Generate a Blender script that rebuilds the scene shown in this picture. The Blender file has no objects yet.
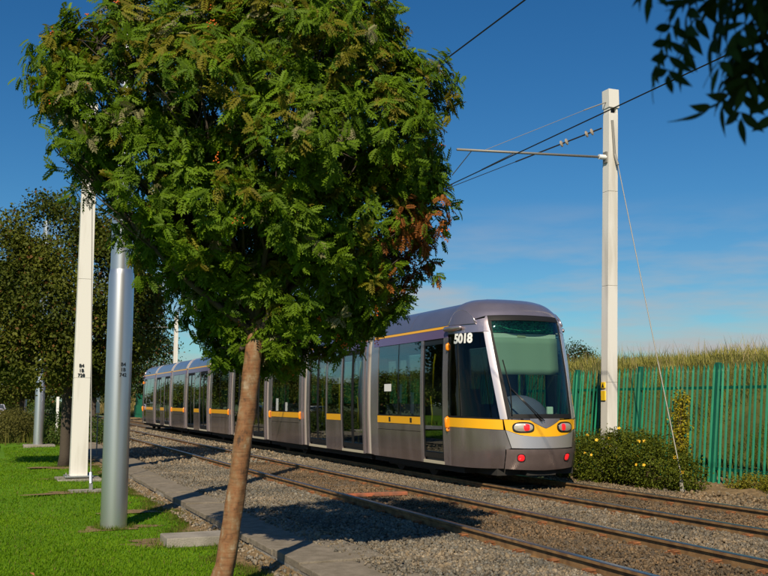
import bpy, bmesh, math, random
import numpy as np
from mathutils import Vector, Matrix
random.seed(7); rng = np.random.default_rng(7)
scene = bpy.context.scene
COL = scene.collection

# ------------------------------------------------------------ camera, sky, sun, exposure
EYE = 1.507; YAW = math.radians(22.176); PITCH = math.radians(6.713)
cam = bpy.data.cameras.new("camera"); camo = bpy.data.objects.new("camera", cam); COL.objects.link(camo)
camo.location = (0, 0, EYE); camo.rotation_euler = (math.pi/2 + PITCH, 0, -YAW)
cam.lens = 45.0; cam.sensor_width = 36.0; cam.clip_start = 0.05; cam.clip_end = 5000
cam.dof.use_dof = True; cam.dof.focus_distance = 15.5; cam.dof.aperture_fstop = 7.1
scene.camera = camo
SUN_AZ = math.radians(31); SUN_EL = math.radians(39.5)      # light travels towards SUN_AZ from +Y to +X
world = bpy.data.worlds.new("World"); scene.world = world; world.use_nodes = True
wt = world.node_tree; wt.nodes.clear()
def wn(t, **k):
    n = wt.nodes.new(t)
    for a, b in k.items(): setattr(n, a, b)
    return n
sky = wn('ShaderNodeTexSky', sky_type='NISHITA', sun_disc=False, sun_elevation=SUN_EL, air_density=1.0, dust_density=0.35, ozone_density=2.2, altitude=50)
sky.sun_rotation = math.pi + SUN_AZ
hs = wn('ShaderNodeHueSaturation'); hs.inputs['Saturation'].default_value = 1.32; hs.inputs['Value'].default_value = 0.78
tc = wn('ShaderNodeTexCoord'); mp = wn('ShaderNodeMapping'); mp.inputs['Scale'].default_value = (1.6, 1.6, 9.0)
nz = wn('ShaderNodeTexNoise'); nz.inputs['Scale'].default_value = 3.2; nz.inputs['Detail'].default_value = 7; nz.inputs['Roughness'].default_value = .55
rp = wn('ShaderNodeValToRGB'); rp.color_ramp.elements[0].position = .42; rp.color_ramp.elements[1].position = .70
sx = wn('ShaderNodeSeparateXYZ')
band = wn('ShaderNodeValToRGB')
e = band.color_ramp.elements; e[0].position = 0.0; e[0].color = (1, 1, 1, 1); e[1].position = .205; e[1].color = (0, 0, 0, 1)
x_ = e.new(.09); x_.color = (.95, .95, .95, 1)
mul = wn('ShaderNodeMath', operation='MULTIPLY')
mixc = wn('ShaderNodeMixRGB'); mixc.inputs['Color2'].default_value = (5.2, 5.0, 5.0, 1)
bg = wn('ShaderNodeBackground'); bg.inputs['Strength'].default_value = 0.08
wo = wn('ShaderNodeOutputWorld')
L = wt.links.new
L(sky.outputs[0], hs.inputs['Color']); L(tc.outputs['Generated'], mp.inputs[0]); L(mp.outputs[0], nz.inputs['Vector'])
L(nz.outputs['Fac'], rp.inputs[0]); L(tc.outputs['Generated'], sx.inputs[0]); L(sx.outputs['Z'], band.inputs[0])
L(rp.outputs[0], mul.inputs[0]); L(band.outputs[0], mul.inputs[1]); L(mul.outputs[0], mixc.inputs['Fac'])
tn = wn('ShaderNodeMixRGB', blend_type='MULTIPLY'); tn.inputs['Fac'].default_value = 1; tn.inputs['Color2'].default_value = (.62, .98, 1.14, 1)
L(hs.outputs[0], tn.inputs['Color1']); L(tn.outputs[0], mixc.inputs['Color1']); L(mixc.outputs[0], bg.inputs[0]); L(bg.outputs[0], wo.inputs[0])
sl = bpy.data.lights.new("sun", 'SUN'); sl.energy = 5.0; sl.angle = math.radians(.53); sl.color = (1, .87, .66)
so = bpy.data.objects.new("sun", sl); COL.objects.link(so)
ldir = Vector((math.sin(SUN_AZ)*math.cos(SUN_EL), math.cos(SUN_AZ)*math.cos(SUN_EL), -math.sin(SUN_EL)))
so.rotation_euler = ldir.to_track_quat('-Z', 'Y').to_euler(); so.location = (-10, -10, 20)
vs = scene.view_settings; vs.view_transform = 'Standard'; vs.look = 'None'; vs.exposure = 0.18; vs.gamma = 1.0

# ------------------------------------------------------------ materials
MATS = {}
def new_mat(name):
    m = bpy.data.materials.new(name); m.use_nodes = True; m.node_tree.nodes.clear(); MATS[name] = m
    return m, m.node_tree.nodes, m.node_tree.links.new
def pmat(name, col, rough=.6, metal=0., spec=.5, coat=0., var=.0, scale=8., bump=0., bscale=40., col2=None, stretch=(1,1,1), thr=(.35,.7), emit=None):
    """principled material with two-tone object-space noise and fine bump"""
    m, N, K = new_mat(name)
    out = N.new('ShaderNodeOutputMaterial'); b = N.new('ShaderNodeBsdfPrincipled'); K(b.outputs[0], out.inputs[0])
    b.inputs['Roughness'].default_value = rough; b.inputs['Metallic'].default_value = metal
    b.inputs['Specular IOR Level'].default_value = spec; b.inputs['Coat Weight'].default_value = coat; b.inputs['Coat Roughness'].default_value = .08
    b.inputs['Base Color'].default_value = (*col, 1)
    if emit: b.inputs['Emission Color'].default_value = (*emit[0], 1); b.inputs['Emission Strength'].default_value = emit[1]
    if var or bump or col2:
        g = N.new('ShaderNodeNewGeometry'); mpn = N.new('ShaderNodeMapping'); mpn.inputs['Scale'].default_value = stretch; K(g.outputs['Position'], mpn.inputs[0])
    if var or col2:
        t = N.new('ShaderNodeTexNoise'); t.inputs['Scale'].default_value = scale; t.inputs['Detail'].default_value = 6; K(mpn.outputs[0], t.inputs['Vector'])
        r = N.new('ShaderNodeValToRGB'); K(t.outputs['Fac'], r.inputs[0])
        c2 = col2 or tuple(c*(1-var) for c in col); c1 = col if col2 else tuple(min(1, c*(1+var)) for c in col)
        r.color_ramp.elements[0].position, r.color_ramp.elements[1].position = thr
        r.color_ramp.elements[0].color = (*c2, 1); r.color_ramp.elements[1].color = (*c1, 1)
        K(r.outputs[0], b.inputs['Base Color'])
    if bump:
        t2 = N.new('ShaderNodeTexNoise'); t2.inputs['Scale'].default_value = bscale; t2.inputs['Detail'].default_value = 5; K(mpn.outputs[0], t2.inputs['Vector'])
        bp = N.new('ShaderNodeBump'); bp.inputs['Strength'].default_value = bump; bp.inputs['Distance'].default_value = .02
        K(t2.outputs['Fac'], bp.inputs['Height']); K(bp.outputs[0], b.inputs['Normal'])
    return m
def leaf_mat(name, trans=.3, rough=.45, spec=.35):
    m, N, K = new_mat(name)
    out = N.new('ShaderNodeOutputMaterial'); b = N.new('ShaderNodeBsdfPrincipled'); a = N.new('ShaderNodeAttribute'); a.attribute_name = 'tint'
    tr = N.new('ShaderNodeBsdfTranslucent'); mx = N.new('ShaderNodeMixShader'); mx.inputs[0].default_value = trans
    b.inputs['Roughness'].default_value = rough; b.inputs['Specular IOR Level'].default_value = spec
    g = N.new('ShaderNodeHueSaturation'); g.inputs['Saturation'].default_value = 1.1; g.inputs['Value'].default_value = 1.3
    K(a.outputs['Color'], b.inputs['Base Color']); K(a.outputs['Color'], g.inputs['Color']); K(g.outputs[0], tr.inputs[0])
    K(b.outputs[0], mx.inputs[1]); K(tr.outputs[0], mx.inputs[2]); K(mx.outputs[0], out.inputs[0])
    return m
def glass_mat(name, tint, ior=1.5, rough=.0, boost=0.):
    m, N, K = new_mat(name)
    out = N.new('ShaderNodeOutputMaterial'); t = N.new('ShaderNodeBsdfTransparent'); t.inputs[0].default_value = (*tint, 1)
    g = N.new('ShaderNodeBsdfGlossy'); g.inputs['Roughness'].default_value = rough; g.inputs[0].default_value = (.95, .97, 1, 1)
    lw = N.new('ShaderNodeLayerWeight'); lw.inputs[0].default_value = .5; pw_ = N.new('ShaderNodeMath'); pw_.operation = 'POWER'; pw_.inputs[1].default_value = 4.0
    mr_ = N.new('ShaderNodeMapRange'); mr_.inputs['To Min'].default_value = ior; mr_.inputs['To Max'].default_value = 1.0; mx = N.new('ShaderNodeMixShader')
    K(lw.outputs['Facing'], pw_.inputs[0]); K(pw_.outputs[0], mr_.inputs['Value'])
    K(mr_.outputs[0], mx.inputs[0]); K(t.outputs[0], mx.inputs[1]); K(g.outputs[0], mx.inputs[2]); K(mx.outputs[0], out.inputs[0])
    return m
pmat('body', (.50,.43,.465), .27, .80, .5, .4, col2=(.42,.355,.375), scale=2.2, stretch=(1,1,.3))
pmat('body_low', (.36,.295,.305), .24, .75, .5, .3, col2=(.245,.195,.19), scale=3.0, stretch=(1,1,.25))
pmat('bumper', (.20,.155,.15), .42, .5, .5, .1, var=.12, scale=5)
pmat('purple', (.19,.13,.27), .3, .4, .5, .3)
pmat('roofp', (.20,.19,.24), .28, .6, .5, .4, var=.08, scale=1.5)
pmat('silver', (.64,.585,.60), .30, .72, .5, .3)
pmat('yellow', (.85,.42,.01), .38, 0, .5, .3)
pmat('gang', (.58,.51,.43), .45, .1, .5, .1, var=.12, scale=6, stretch=(1,1,.15))
pmat('rubber', (.012,.012,.013), .6, spec=.2)
pmat('black', (.012,.012,.014), .3)
pmat('under', (.02,.018,.016), .9)
pmat('inner', (.30,.31,.31), .6); pmat('floor_in', (.05,.05,.06), .6); pmat('seatm', (.05,.05,.12), .75); pmat('console', (.16,.13,.24), .5)
pmat('ypole', (.85,.55,.01), .35); pmat('blind', (.33,.37,.34), .8); pmat('ledge', (.7,.7,.7), .5); pmat('sill', (.62,.56,.42), .5, .3)
pmat('white', (.75,.75,.73), .5)
pmat('amber', (.9,.27,.01), .25, coat=.5); pmat('redl', (.65,.012,.015), .25, coat=.6, emit=((1,.02,.03), .55)); pmat('lampc', (.62,.55,.45), .25, .5, coat=.6)
glass_mat('glass', (.60,.68,.65), .07); glass_mat('glass_dark', (.32,.35,.35), .02); glass_mat('glass_ws', (.70,.82,.76), .025)
pmat('display', (.02,.30,.16), .5, var=.7, scale=30, stretch=(1,1,2.0), thr=(.45,.55))
pmat('mastw', (.66,.64,.60), .55, 0, .4, col2=(.52,.49,.44), thr=(.28,.5), scale=5, stretch=(1,1,.12), bump=.03, bscale=60)
pmat('galv', (.60,.60,.60), .33, .88, .5, var=.06, scale=1.2, stretch=(1,1,.3))
pmat('galv_thin', (.24,.23,.21), .6, .4, .5)
pmat('wire', (.03,.03,.032), .5, .5); pmat('insul', (.36,.30,.23), .4)
pmat('concrete', (.33,.30,.26), .9, 0, .2, col2=(.21,.19,.16), scale=3.5, bump=.5, bscale=60)
pmat('slab', (.235,.20,.155), .92, 0, .2, col2=(.16,.135,.10), scale=9, bump=.5, bscale=45)
pmat('asphalt', (.27,.26,.25), .9, var=.12, scale=5, bump=.4, bscale=80)
pmat('soil', (.27,.185,.095), .95, 0, .15, col2=(.14,.095,.05), scale=9, bump=.8, bscale=35)
pmat('ballast_bed', (.14,.11,.078), .95, 0, .15, col2=(.075,.058,.04), scale=6, bump=1., bscale=30)
pmat('rail_web', (.31,.185,.08), .8, .1, .3, col2=(.15,.085,.04), scale=7)
pmat('rail_top', (.30,.29,.28), .28, .95)
pmat('rust', (.23,.095,.04), .85, 0, .2, var=.35, scale=12); pmat('sleeper', (.19,.165,.135), .95, 0, .2, col2=(.10,.08,.06), scale=7, bump=.4)
pmat('orange', (.42,.115,.045), .85, col2=(.22,.09,.05), scale=7)
pmat('green', (.004,.17,.088), .45, 0, .5, var=.12, scale=3); pmat('green_post', (.003,.09,.055), .5, 0, .5, var=.1, scale=2)
pmat('bank', (.10,.105,.03), .95, 0, .1, col2=(.055,.06,.018), scale=1.5, bump=.5, bscale=8)
pmat('lawn', (.10,.22,.010), .95, 0, .1, col2=(.08,.17,.010), scale=.9, bump=.6, bscale=70)
pmat('far_ground', (.075,.11,.025), .95, var=.25, scale=.1)
pmat('wood', (.055,.042,.03), .9, bump=.5, bscale=30); pmat('stem', (.10,.07,.035), .9)
pmat('berry', (.62,.13,.012), .4); pmat('petal', (.85,.48,.01), .6); pmat('signy', (.85,.55,.02), .5)
pmat('carpaint', (.62,.60,.70), .3, .2, coat=.5); pmat('carpaint_red', (.4,.02,.02), .3, .2, coat=.5); pmat('tyre', (.02,.02,.02), .8)
gm = MATS['green'].node_tree; oi = gm.nodes.new('ShaderNodeObjectInfo'); gh = gm.nodes.new('ShaderNodeHueSaturation'); gr_ = gm.nodes.new('ShaderNodeMapRange'); gr_.inputs['To Min'].default_value = .72; gr_.inputs['To Max'].default_value = 1.3
gb = [n_ for n_ in gm.nodes if n_.type == 'BSDF_PRINCIPLED'][0]; src_ = gb.inputs['Base Color'].links[0].from_socket
gm.links.new(oi.outputs['Random'], gr_.inputs['Value']); gm.links.new(gr_.outputs[0], gh.inputs['Value']); gm.links.new(src_, gh.inputs['Color']); gm.links.new(gh.outputs[0], gb.inputs['Base Color'])
leaf_mat('leaf', .25, .6, .12); leaf_mat('grass', .45, .7, .1)
# bark with horizontal grey bands and orange patches
m, N, K = new_mat('bark')
out = N.new('ShaderNodeOutputMaterial'); b = N.new('ShaderNodeBsdfPrincipled'); K(b.outputs[0], out.inputs[0]); b.inputs['Roughness'].default_value = .8
g = N.new('ShaderNodeNewGeometry'); m1 = N.new('ShaderNodeMapping'); m1.inputs['Scale'].default_value = (1.2, 1.2, .8); K(g.outputs['Position'], m1.inputs[0])
n1 = N.new('ShaderNodeTexNoise'); n1.inputs['Scale'].default_value = 11; n1.inputs['Detail'].default_value = 7; n1.inputs['Roughness'].default_value = .65; K(m1.outputs[0], n1.inputs['Vector'])
r1 = N.new('ShaderNodeValToRGB'); K(n1.outputs['Fac'], r1.inputs[0])
ee = r1.color_ramp.elements; ee[0].position = .30; ee[0].color = (.05,.028,.016,1); ee[1].position = .70; ee[1].color = (.30,.235,.165,1)
q = ee.new(.45); q.color = (.20,.085,.032,1); q = ee.new(.57); q.color = (.21,.12,.058,1)
K(r1.outputs[0], b.inputs['Base Color'])
n2 = N.new('ShaderNodeTexNoise'); n2.inputs['Scale'].default_value = 9; n2.inputs['Detail'].default_value = 6; K(m1.outputs[0], n2.inputs['Vector'])
bp = N.new('ShaderNodeBump'); bp.inputs['Strength'].default_value = .45; bp.inputs['Distance'].default_value = .01; K(n2.outputs['Fac'], bp.inputs['Height']); K(bp.outputs[0], b.inputs['Normal'])
m2 = N.new('ShaderNodeMapping'); m2.inputs['Scale'].default_value = (4, 4, 30); K(g.outputs['Position'], m2.inputs[0]); K(m2.outputs[0], n2.inputs['Vector'])
n2.inputs['Scale'].default_value = 1.6
mr = N.new('ShaderNodeMapRange'); mr.inputs['From Min'].default_value = .32; mr.inputs['From Max'].default_value = .5; mr.inputs['To Min'].default_value = .45; mr.inputs['To Max'].default_value = 1.0; K(n2.outputs['Fac'], mr.inputs['Value'])
mx_ = N.new('ShaderNodeMixRGB'); mx_.blend_type = 'MULTIPLY'; mx_.inputs['Fac'].default_value = .55; K(r1.outputs[0], mx_.inputs['Color1']); K(mr.outputs[0], mx_.inputs['Color2']); K(mx_.outputs[0], b.inputs['Base Color'])
# stones: per-stone tint attribute
leaf_mat('stone', 0.0, .9, .2)

# ------------------------------------------------------------ geometry helpers
def rect(y): return y
class MB:
    def __init__(s): s.v = []; s.f = []
    def add(s, vs, fs):
        o = len(s.v); s.v += [tuple(p) for p in vs]; s.f += [tuple(i+o for i in f) for f in fs]; return s
    def box(s, x0, x1, y0, y1, z0, z1):
        return s.add([(x0,y0,z0),(x1,y0,z0),(x1,y1,z0),(x0,y1,z0),(x0,y0,z1),(x1,y0,z1),(x1,y1,z1),(x0,y1,z1)],
                     [(0,3,2,1),(4,5,6,7),(0,1,5,4),(1,2,6,5),(2,3,7,6),(3,0,4,7)])
    def tube(s, pts, rad, n=10, cap=True):
        pts = [Vector(p) for p in pts]; k = len(pts)
        if not hasattr(rad, '__len__'): rad = [rad]*k
        vs = []; fs = []; prev = None
        for i, p in enumerate(pts):
            d = (pts[min(i+1,k-1)] - pts[max(i-1,0)]).normalized()
            a = Vector((0,0,1)) if abs(d.z) < .9 else Vector((1,0,0))
            u = prev - d*prev.dot(d) if prev is not None else d.cross(a)
            u.normalize(); prev = u; w = d.cross(u)
            for j in range(n):
                t = 2*math.pi*j/n; vs.append(p + (u*math.cos(t) + w*math.sin(t))*rad[i])
        for i in range(k-1):
            for j in range(n):
                fs.append((i*n+j, i*n+(j+1)%n, (i+1)*n+(j+1)%n, (i+1)*n+j))
        if cap: fs.append(tuple(range(n-1,-1,-1))); fs.append(tuple(range((k-1)*n, k*n)))
        return s.add(vs, fs)
    def grid(s, P, th=None, nrm=None):
        """P: rows of points; th: thickness along per-point normals nrm (closed solid)"""
        R, C = len(P), len(P[0]); fs = []
        vs = [p for r in P for p in r]
        for i in range(R-1):
            for j in range(C-1): fs.append((i*C+j, i*C+j+1, (i+1)*C+j+1, (i+1)*C+j))
        if th:
            o = R*C; vs = vs + [Vector(P[i][j]) - Vector(nrm[i][j])*th for i in range(R) for j in range(C)]
            fs += [(o+f[3], o+f[2], o+f[1], o+f[0]) for f in fs[:]]
            ring = [j for j in range(C)] + [i*C+C-1 for i in range(1,R)] + [(R-1)*C+j for j in range(C-2,-1,-1)] + [i*C for i in range(R-2,0,-1)]
            for a, b_ in zip(ring, ring[1:]+ring[:1]): fs.append((b_, a, o+a, o+b_))
        return s.add(vs, fs)
    def build(s, name, mat, parent=None, loc=None, smooth=False, bevel=0):
        """verts are world coordinates; loc = the root's world location"""
        if loc is None: loc = ROOTLOC.get(parent.name if parent else None, Vector((0,0,0)))
        me = bpy.data.meshes.new(name); me.from_pydata([tuple(Vector(p)-loc) for p in s.v], [], s.f)
        bm = bmesh.new(); bm.from_mesh(me); bmesh.ops.recalc_face_normals(bm, faces=bm.faces)
        if bevel: bmesh.ops.bevel(bm, geom=list(bm.edges), offset=bevel, segments=2, affect='EDGES', profile=.6)
        bm.to_mesh(me); bm.free()
        me.materials.append(MATS[mat])
        if smooth: me.shade_smooth() if smooth is True else me.shade_smooth()
        if smooth == 'auto': autosmooth(me)
        o = bpy.data.objects.new(name, me); COL.objects.link(o)
        if parent: o.parent = parent; ROOTLOC[o.name] = loc
        else: o.location = loc if loc.length else (0,0,0); ROOTLOC[o.name] = loc
        return o
def autosmooth(me, ang=35):
    bm = bmesh.new(); bm.from_mesh(me)
    for e_ in bm.edges:
        if len(e_.link_faces) == 2 and e_.calc_face_angle(0) > math.radians(ang): e_.smooth = False
    bm.to_mesh(me); bm.free()
ROOTLOC = {None: Vector((0,0,0))}
def thing(name, loc, label, cat, group=None):
    o = bpy.data.objects.new(name, None); COL.objects.link(o); o.location = loc; o.empty_display_size = .2
    ROOTLOC[o.name] = Vector(loc); return tag(o, label, cat, group)
def tag(o, label, cat, group=None, kind=None):
    o['label'] = label; o['category'] = cat
    if group: o['group'] = group
    if kind: o['kind'] = kind
    return o
def structure(o): o['kind'] = 'structure'; return o
def stuff(o, label=None, cat=None):
    o['kind'] = 'stuff'
    if label: o['label'] = label; o['category'] = cat
    return o
def copy_at(src, loc, parent=None, rot=None, name=None):
    c = src.copy(); COL.objects.link(c); c.location = loc
    if rot is not None: c.rotation_euler = rot
    if parent is not None: c.parent = parent
    return c
def copy_tree(o, loc, label, rotz=None, scale=None):
    c = o.copy(); COL.objects.link(c); c.location = loc; c['label'] = label
    if rotz is not None: c.rotation_euler.z = rotz
    if scale is not None: c.scale = scale
    for ch in o.children:
        d = ch.copy(); COL.objects.link(d); d.parent = c
        for g_ in ch.children:
            h = g_.copy(); COL.objects.link(h); h.parent = d
    return c
def raw_mesh(name, V, F, mat, tint=None, parent=None, loc=None, k=None, smooth=False):
    """V (n,3) array; F (m,k) int array"""
    loc = loc if loc is not None else ROOTLOC.get(parent.name if parent else None, Vector((0,0,0)))
    V = np.asarray(V, np.float32) - np.array(loc, np.float32); F = np.asarray(F, np.int32); kk = F.shape[1]
    me = bpy.data.meshes.new(name); me.vertices.add(len(V)); me.vertices.foreach_set('co', V.ravel())
    me.loops.add(F.size); me.loops.foreach_set('vertex_index', F.ravel())
    me.polygons.add(len(F)); me.polygons.foreach_set('loop_start', np.arange(0, F.size, kk, dtype=np.int32))
    if tint is not None:
        a = me.attributes.new('tint', 'FLOAT_COLOR', 'POINT'); c = np.ones((len(V), 4), np.float32); c[:, :3] = tint; a.data.foreach_set('color', c.ravel())
    me.update(calc_edges=True); me.validate()
    if smooth: me.shade_smooth()
    me.materials.append(MATS[mat])
    o = bpy.data.objects.new(name, me); COL.objects.link(o)
    if parent: o.parent = parent; ROOTLOC[o.name] = Vector(loc)
    else: o.location = loc
    return o
def unit(a): return a/np.maximum(np.linalg.norm(a, axis=-1, keepdims=True), 1e-9)
def scatter(name, T, TF, P, along, nrm, size, tint, mat, parent=None, loc=None):
    """instances template T (k,3: side, along, normal) at P with frames, baked into one mesh"""
    T = np.asarray(T, float); n, k = len(P), len(T)
    y = unit(along); z = unit(nrm - y*np.sum(nrm*y, -1, keepdims=True)); x = np.cross(y, z)
    size = np.asarray(size, float); size = size[:, None] if size.ndim == 1 else size
    S = T[None]*size[:, None, :] if size.shape[1] == 3 else T[None]*size[:, :, None]
    V = P[:, None] + S[..., 0:1]*x[:, None] + S[..., 1:2]*y[:, None] + S[..., 2:3]*z[:, None]
    F = (np.asarray(TF)[None] + (np.arange(n)*k)[:, None, None]).reshape(-1, len(TF[0]))
    tt = np.repeat(tint, k, axis=0)
    return raw_mesh(name, V.reshape(-1, 3), F, mat, tt, parent, loc)
def text_obj(body, size, mat, parent, fmap, name='lettering', shear=0., bold=.0, space=1.):
    """lettering as a mesh; fmap maps flat (x, y) to a world point"""
    cu = bpy.data.curves.new('t', 'FONT'); cu.body = body; cu.size = size; cu.align_x = 'CENTER'; cu.shear = shear; cu.offset = bold; cu.resolution_u = 4; cu.space_character = space; cu.fill_mode = 'FRONT'
    o = bpy.data.objects.new('t', cu); COL.objects.link(o); bpy.context.view_layer.update()
    me = bpy.data.meshes.new_from_object(o.evaluated_get(bpy.context.evaluated_depsgraph_get()))
    bpy.data.objects.remove(o)
    loc = ROOTLOC[parent.name]
    for v in me.vertices: v.co = Vector(fmap(v.co.x, v.co.y)) - loc
    me.materials.clear(); me.materials.append(MATS[mat]); me.name = name
    ob = bpy.data.objects.new(name, me); COL.objects.link(ob); ob.parent = parent
    return ob

# ------------------------------------------------------------ ground, ballast, path, lawn
def sheet(name, x0, x1, y0, y1, z, mat, nx=1, ny=1, zf=None):
    P = [[(x0+(x1-x0)*i/nx, y0+(y1-y0)*j/ny, z + (zf(x0+(x1-x0)*i/nx, y0+(y1-y0)*j/ny) if zf else 0)) for i in range(nx+1)] for j in range(ny+1)]
    o = MB().grid(P).build(name, mat, smooth=True); return structure(o)
sheet('ground', -900, 900, -300, 2500, -.30, 'far_ground')
KX = 2.86
def lawn_z(x, y): return .022*math.sin(x*1.7+y*.6) + .015*math.sin(y*1.9-x) - .02
def lawnz(x, y): return -.17 + .022*np.sin(x*1.7+y*.6) + .015*np.sin(y*1.9-x) - .02
sheet('lawn', -26, KX-.02, -6, 70, -.17, 'lawn', 60, 150, lawn_z)
sheet('ballast_bed', 3.70, 11.15, -8, 130, -.128, 'ballast_bed', 20, 200, lambda x, y: .02*math.sin(x*3+y*2.1)+.012*math.sin(y*5.3-x*2))
# soil strip beside the kerb and under the poles
def blob(name, cx, cy, rx, ry, z, mat, n=44, rough=.55, parent=None):
    mb = MB(); vs = [(cx, cy, z)]; ph = [random.random()*6 for _ in range(4)]
    for j in range(n):
        t = 2*math.pi*j/n; r = 1 + rough*(math.sin(3*t+ph[0])*.5 + math.sin(5*t+ph[1])*.35 + math.sin(9*t+ph[2])*.25)
        vs.append((cx+rx*r*math.cos(t), cy+ry*r*math.sin(t), z-.012))
    mb.add(vs, [(0, 1+j, 1+(j+1) % n) for j in range(n)])
    return structure(mb.build(name, mat, parent, smooth=True))
ys = np.linspace(-6, 60, 220); left = KX-.28+.11*np.sin(ys*2.3)+.08*np.sin(ys*5.1+1)+.05*np.sin(ys*11)
structure(MB().grid([[(l, y, -.162+lawn_z(l, y)), (KX-.02, y, -.150)] for l, y in zip(left, ys)]).build('soil_strip', 'soil'))
for nm, cx, cy, rx, ry in (('soil_patch', 1.62, 13.85, .52, .36), ('soil_patch', 1.6, 18.7, .75, .35), ('soil_patch', 1.85, 22.2, .8, .5), ('soil_patch', 2.05, 11.95, .62, .34), ('soil_patch', 2.2, 15.2, .5, .25), ('soil_patch', 2.0, 26.3, .8, .6), ('soil_patch', 1.9, 8.72, .32, .3)):
    blob(nm, cx, cy, rx, ry, -.150+lawn_z(cx, cy), 'soil')
# kerb path of concrete slabs beside the ballast
pw = structure(MB().box(KX, 3.80, -6, 75, -.28, -.10).build('kerb_path', 'concrete'))
y = -5.5; i = 0
slabmesh = []
while y < 60:
    ln = .98
    dz = random.uniform(-.008, .010); dx = random.uniform(-.02, .02); tl = random.uniform(-.006, .006)
    mb = MB(); x0, x1 = KX-.015+dx, 3.78+dx
    mb.add([(x0, y, -.13), (x1, y, -.13), (x1, y+ln-.02, -.13), (x0, y+ln-.02, -.13),
            (x0, y, -.062+dz+tl), (x1, y, -.062+dz-tl), (x1, y+ln-.02, -.062+dz-tl+tl), (x0, y+ln-.02, -.062+dz)],
           [(0,3,2,1),(4,5,6,7),(0,1,5,4),(1,2,6,5),(2,3,7,6),(3,0,4,7)])
    mb.build('slab', 'slab', pw, bevel=.008)
    y += ln
# footpath coming in from the left and bending away along the line
pts = [(-9, 29.5), (-5, 30.4), (-2.3, 31.6), (-.9, 34.2), (-.62, 39), (-.6, 60), (-.8, 120)]
def cat(pts, n=8):
    P = [Vector((*p, 0)) for p in pts]; out = []
    for i in range(len(P)-1):
        a, b_, c, d = P[max(i-1,0)], P[i], P[i+1], P[min(i+2,len(P)-1)]
        for k in range(n):
            t = k/n; out.append(.5*((2*b_)+(c-a)*t+(2*a-5*b_+4*c-d)*t*t+(3*b_-a-3*c+d)*t**3))
    out.append(P[-1]); return out
cp = cat(pts); rows = []
for i, p in enumerate(cp):
    d = (cp[min(i+1, len(cp)-1)]-cp[max(i-1, 0)]).normalized(); n_ = Vector((d.y, -d.x, 0))
    rows.append([tuple(p-n_*1.0+Vector((0,0,-.115))), tuple(p+n_*1.0+Vector((0,0,-.115)))])
structure(MB().grid(rows).build('footpath', 'asphalt'))
# verge of earth between the far rail and the fence
def verge_z(x, y): return (x-11.1)/2.3*.12 + .03*math.sin(x*4+y*3.1)*math.sin(y*1.7) + .02*math.sin(y*7+x*5)
sheet('verge', 11.0, 13.6, -8, 110, -.165, 'soil', 16, 300, verge_z)
# grassy bank behind the fence
def bank_h(x, y):
    t = min(1, max(0, (x-13.5)/4.2)); return 2.68*(t*t*(3-2*t)) + .12*math.sin(y*.31+1)+.10*math.sin(y*.83+x)*t + .05*math.sin(y*2.1+x*1.3)
P = [[(x, y, -.12+bank_h(x, y)) for x in np.linspace(13.3, 34, 40)] for y in np.linspace(4, 190, 140)]
structure(MB().grid(P).build('bank', 'bank', smooth=True))

# ballast stones
def stones(name, n, x0, x1, y0, y1, smin, smax, tone, zb=-.112, ypow=1.0, parent=None):
    ico = bmesh.new(); bmesh.ops.create_icosphere(ico, subdivisions=1, radius=1.0); T = np.array([v.co[:] for v in ico.verts]); TF = [[v.index for v in f.verts] for f in ico.faces]; ico.free()
    TF = np.array(TF); k = len(T)
    x = rng.uniform(x0, x1, n); yy = y0+(y1-y0)*rng.random(n)**ypow
    s = rng.uniform(smin, smax, n)*(1+.5*(rng.random(n) > .93))
    A = unit(rng.normal(size=(n, 3))); B = rng.normal(size=(n, 3)); B = unit(B-A*np.sum(A*B, -1, keepdims=True)); C = np.cross(A, B)
    jit = 1+rng.uniform(-.42, .42, (n, k, 1)); q_ = T[None]*jit*(rng.uniform(.6, 1.15, (n, 1, 3))*s[:, None, None])
    V = q_[..., 0:1]*A[:, None]+q_[..., 1:2]*B[:, None]+q_[..., 2:3]*C[:, None]
    z = zb+rng.uniform(-.3, .55, n)*s
    V += np.stack([x, yy, z], -1)[:, None]
    g_ = rng.normal(1, .28, (n, 1)).clip(.35, 1.9); warm = rng.random((n, 1)); base = np.array(tone)
    c = base*g_*(1+np.array([.10, 0, -.14])*(warm-.4)*2)
    c = np.where(rng.random((n, 1)) > .985, c*1.5, c)
    fld = .5+.2*np.sin(x*2.3+yy*1.1)+.2*np.sin(yy*2.9-x*1.7+1)+.15*np.sin(yy*6.1+x*4.3); c = c*(.72+.5*fld)[:, None]*(1+np.array([.10,.0,-.10])*(fld[:, None]-.5))
    F = (TF[None]+(np.arange(n)*k)[:, None, None]).reshape(-1, 3)
    return raw_mesh(name, V.reshape(-1, 3), F, 'stone', np.repeat(c, k, 0), parent)
GREY = (.15, .13, .10); BRN = (.12, .085, .052)
stuff(stones('ballast_stones', 34000, 3.72, 5.30, 6, 26, .010, .024, GREY, ypow=1.35), 'loose grey ballast stones between the slab path and the near track', 'ballast')
stuff(stones('ballast_stones', 17000, 5.5, 6.85, 6, 26, .009, .021, BRN, ypow=1.35), 'brown dirty ballast stones between the rails of the near track', 'ballast')
stuff(stones('ballast_stones', 26000, 7.02, 8.5, 6, 28, .010, .023, (.145,.12,.088), ypow=1.3), 'grey ballast stones filling the space between the two tracks', 'ballast')
stuff(stones('ballast_stones', 8000, 8.68, 10.0, 7, 16, .010, .022, BRN, ypow=1.2), 'brown ballast stones between the rails of the track under the tram', 'ballast')
stuff(stones('ballast_stones', 7000, 10.2, 11.3, 8, 20, .010, .024, (.17,.13,.085), ypow=1.2), 'dusty ballast stones between the far rail and the earth verge', 'ballast')
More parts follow.
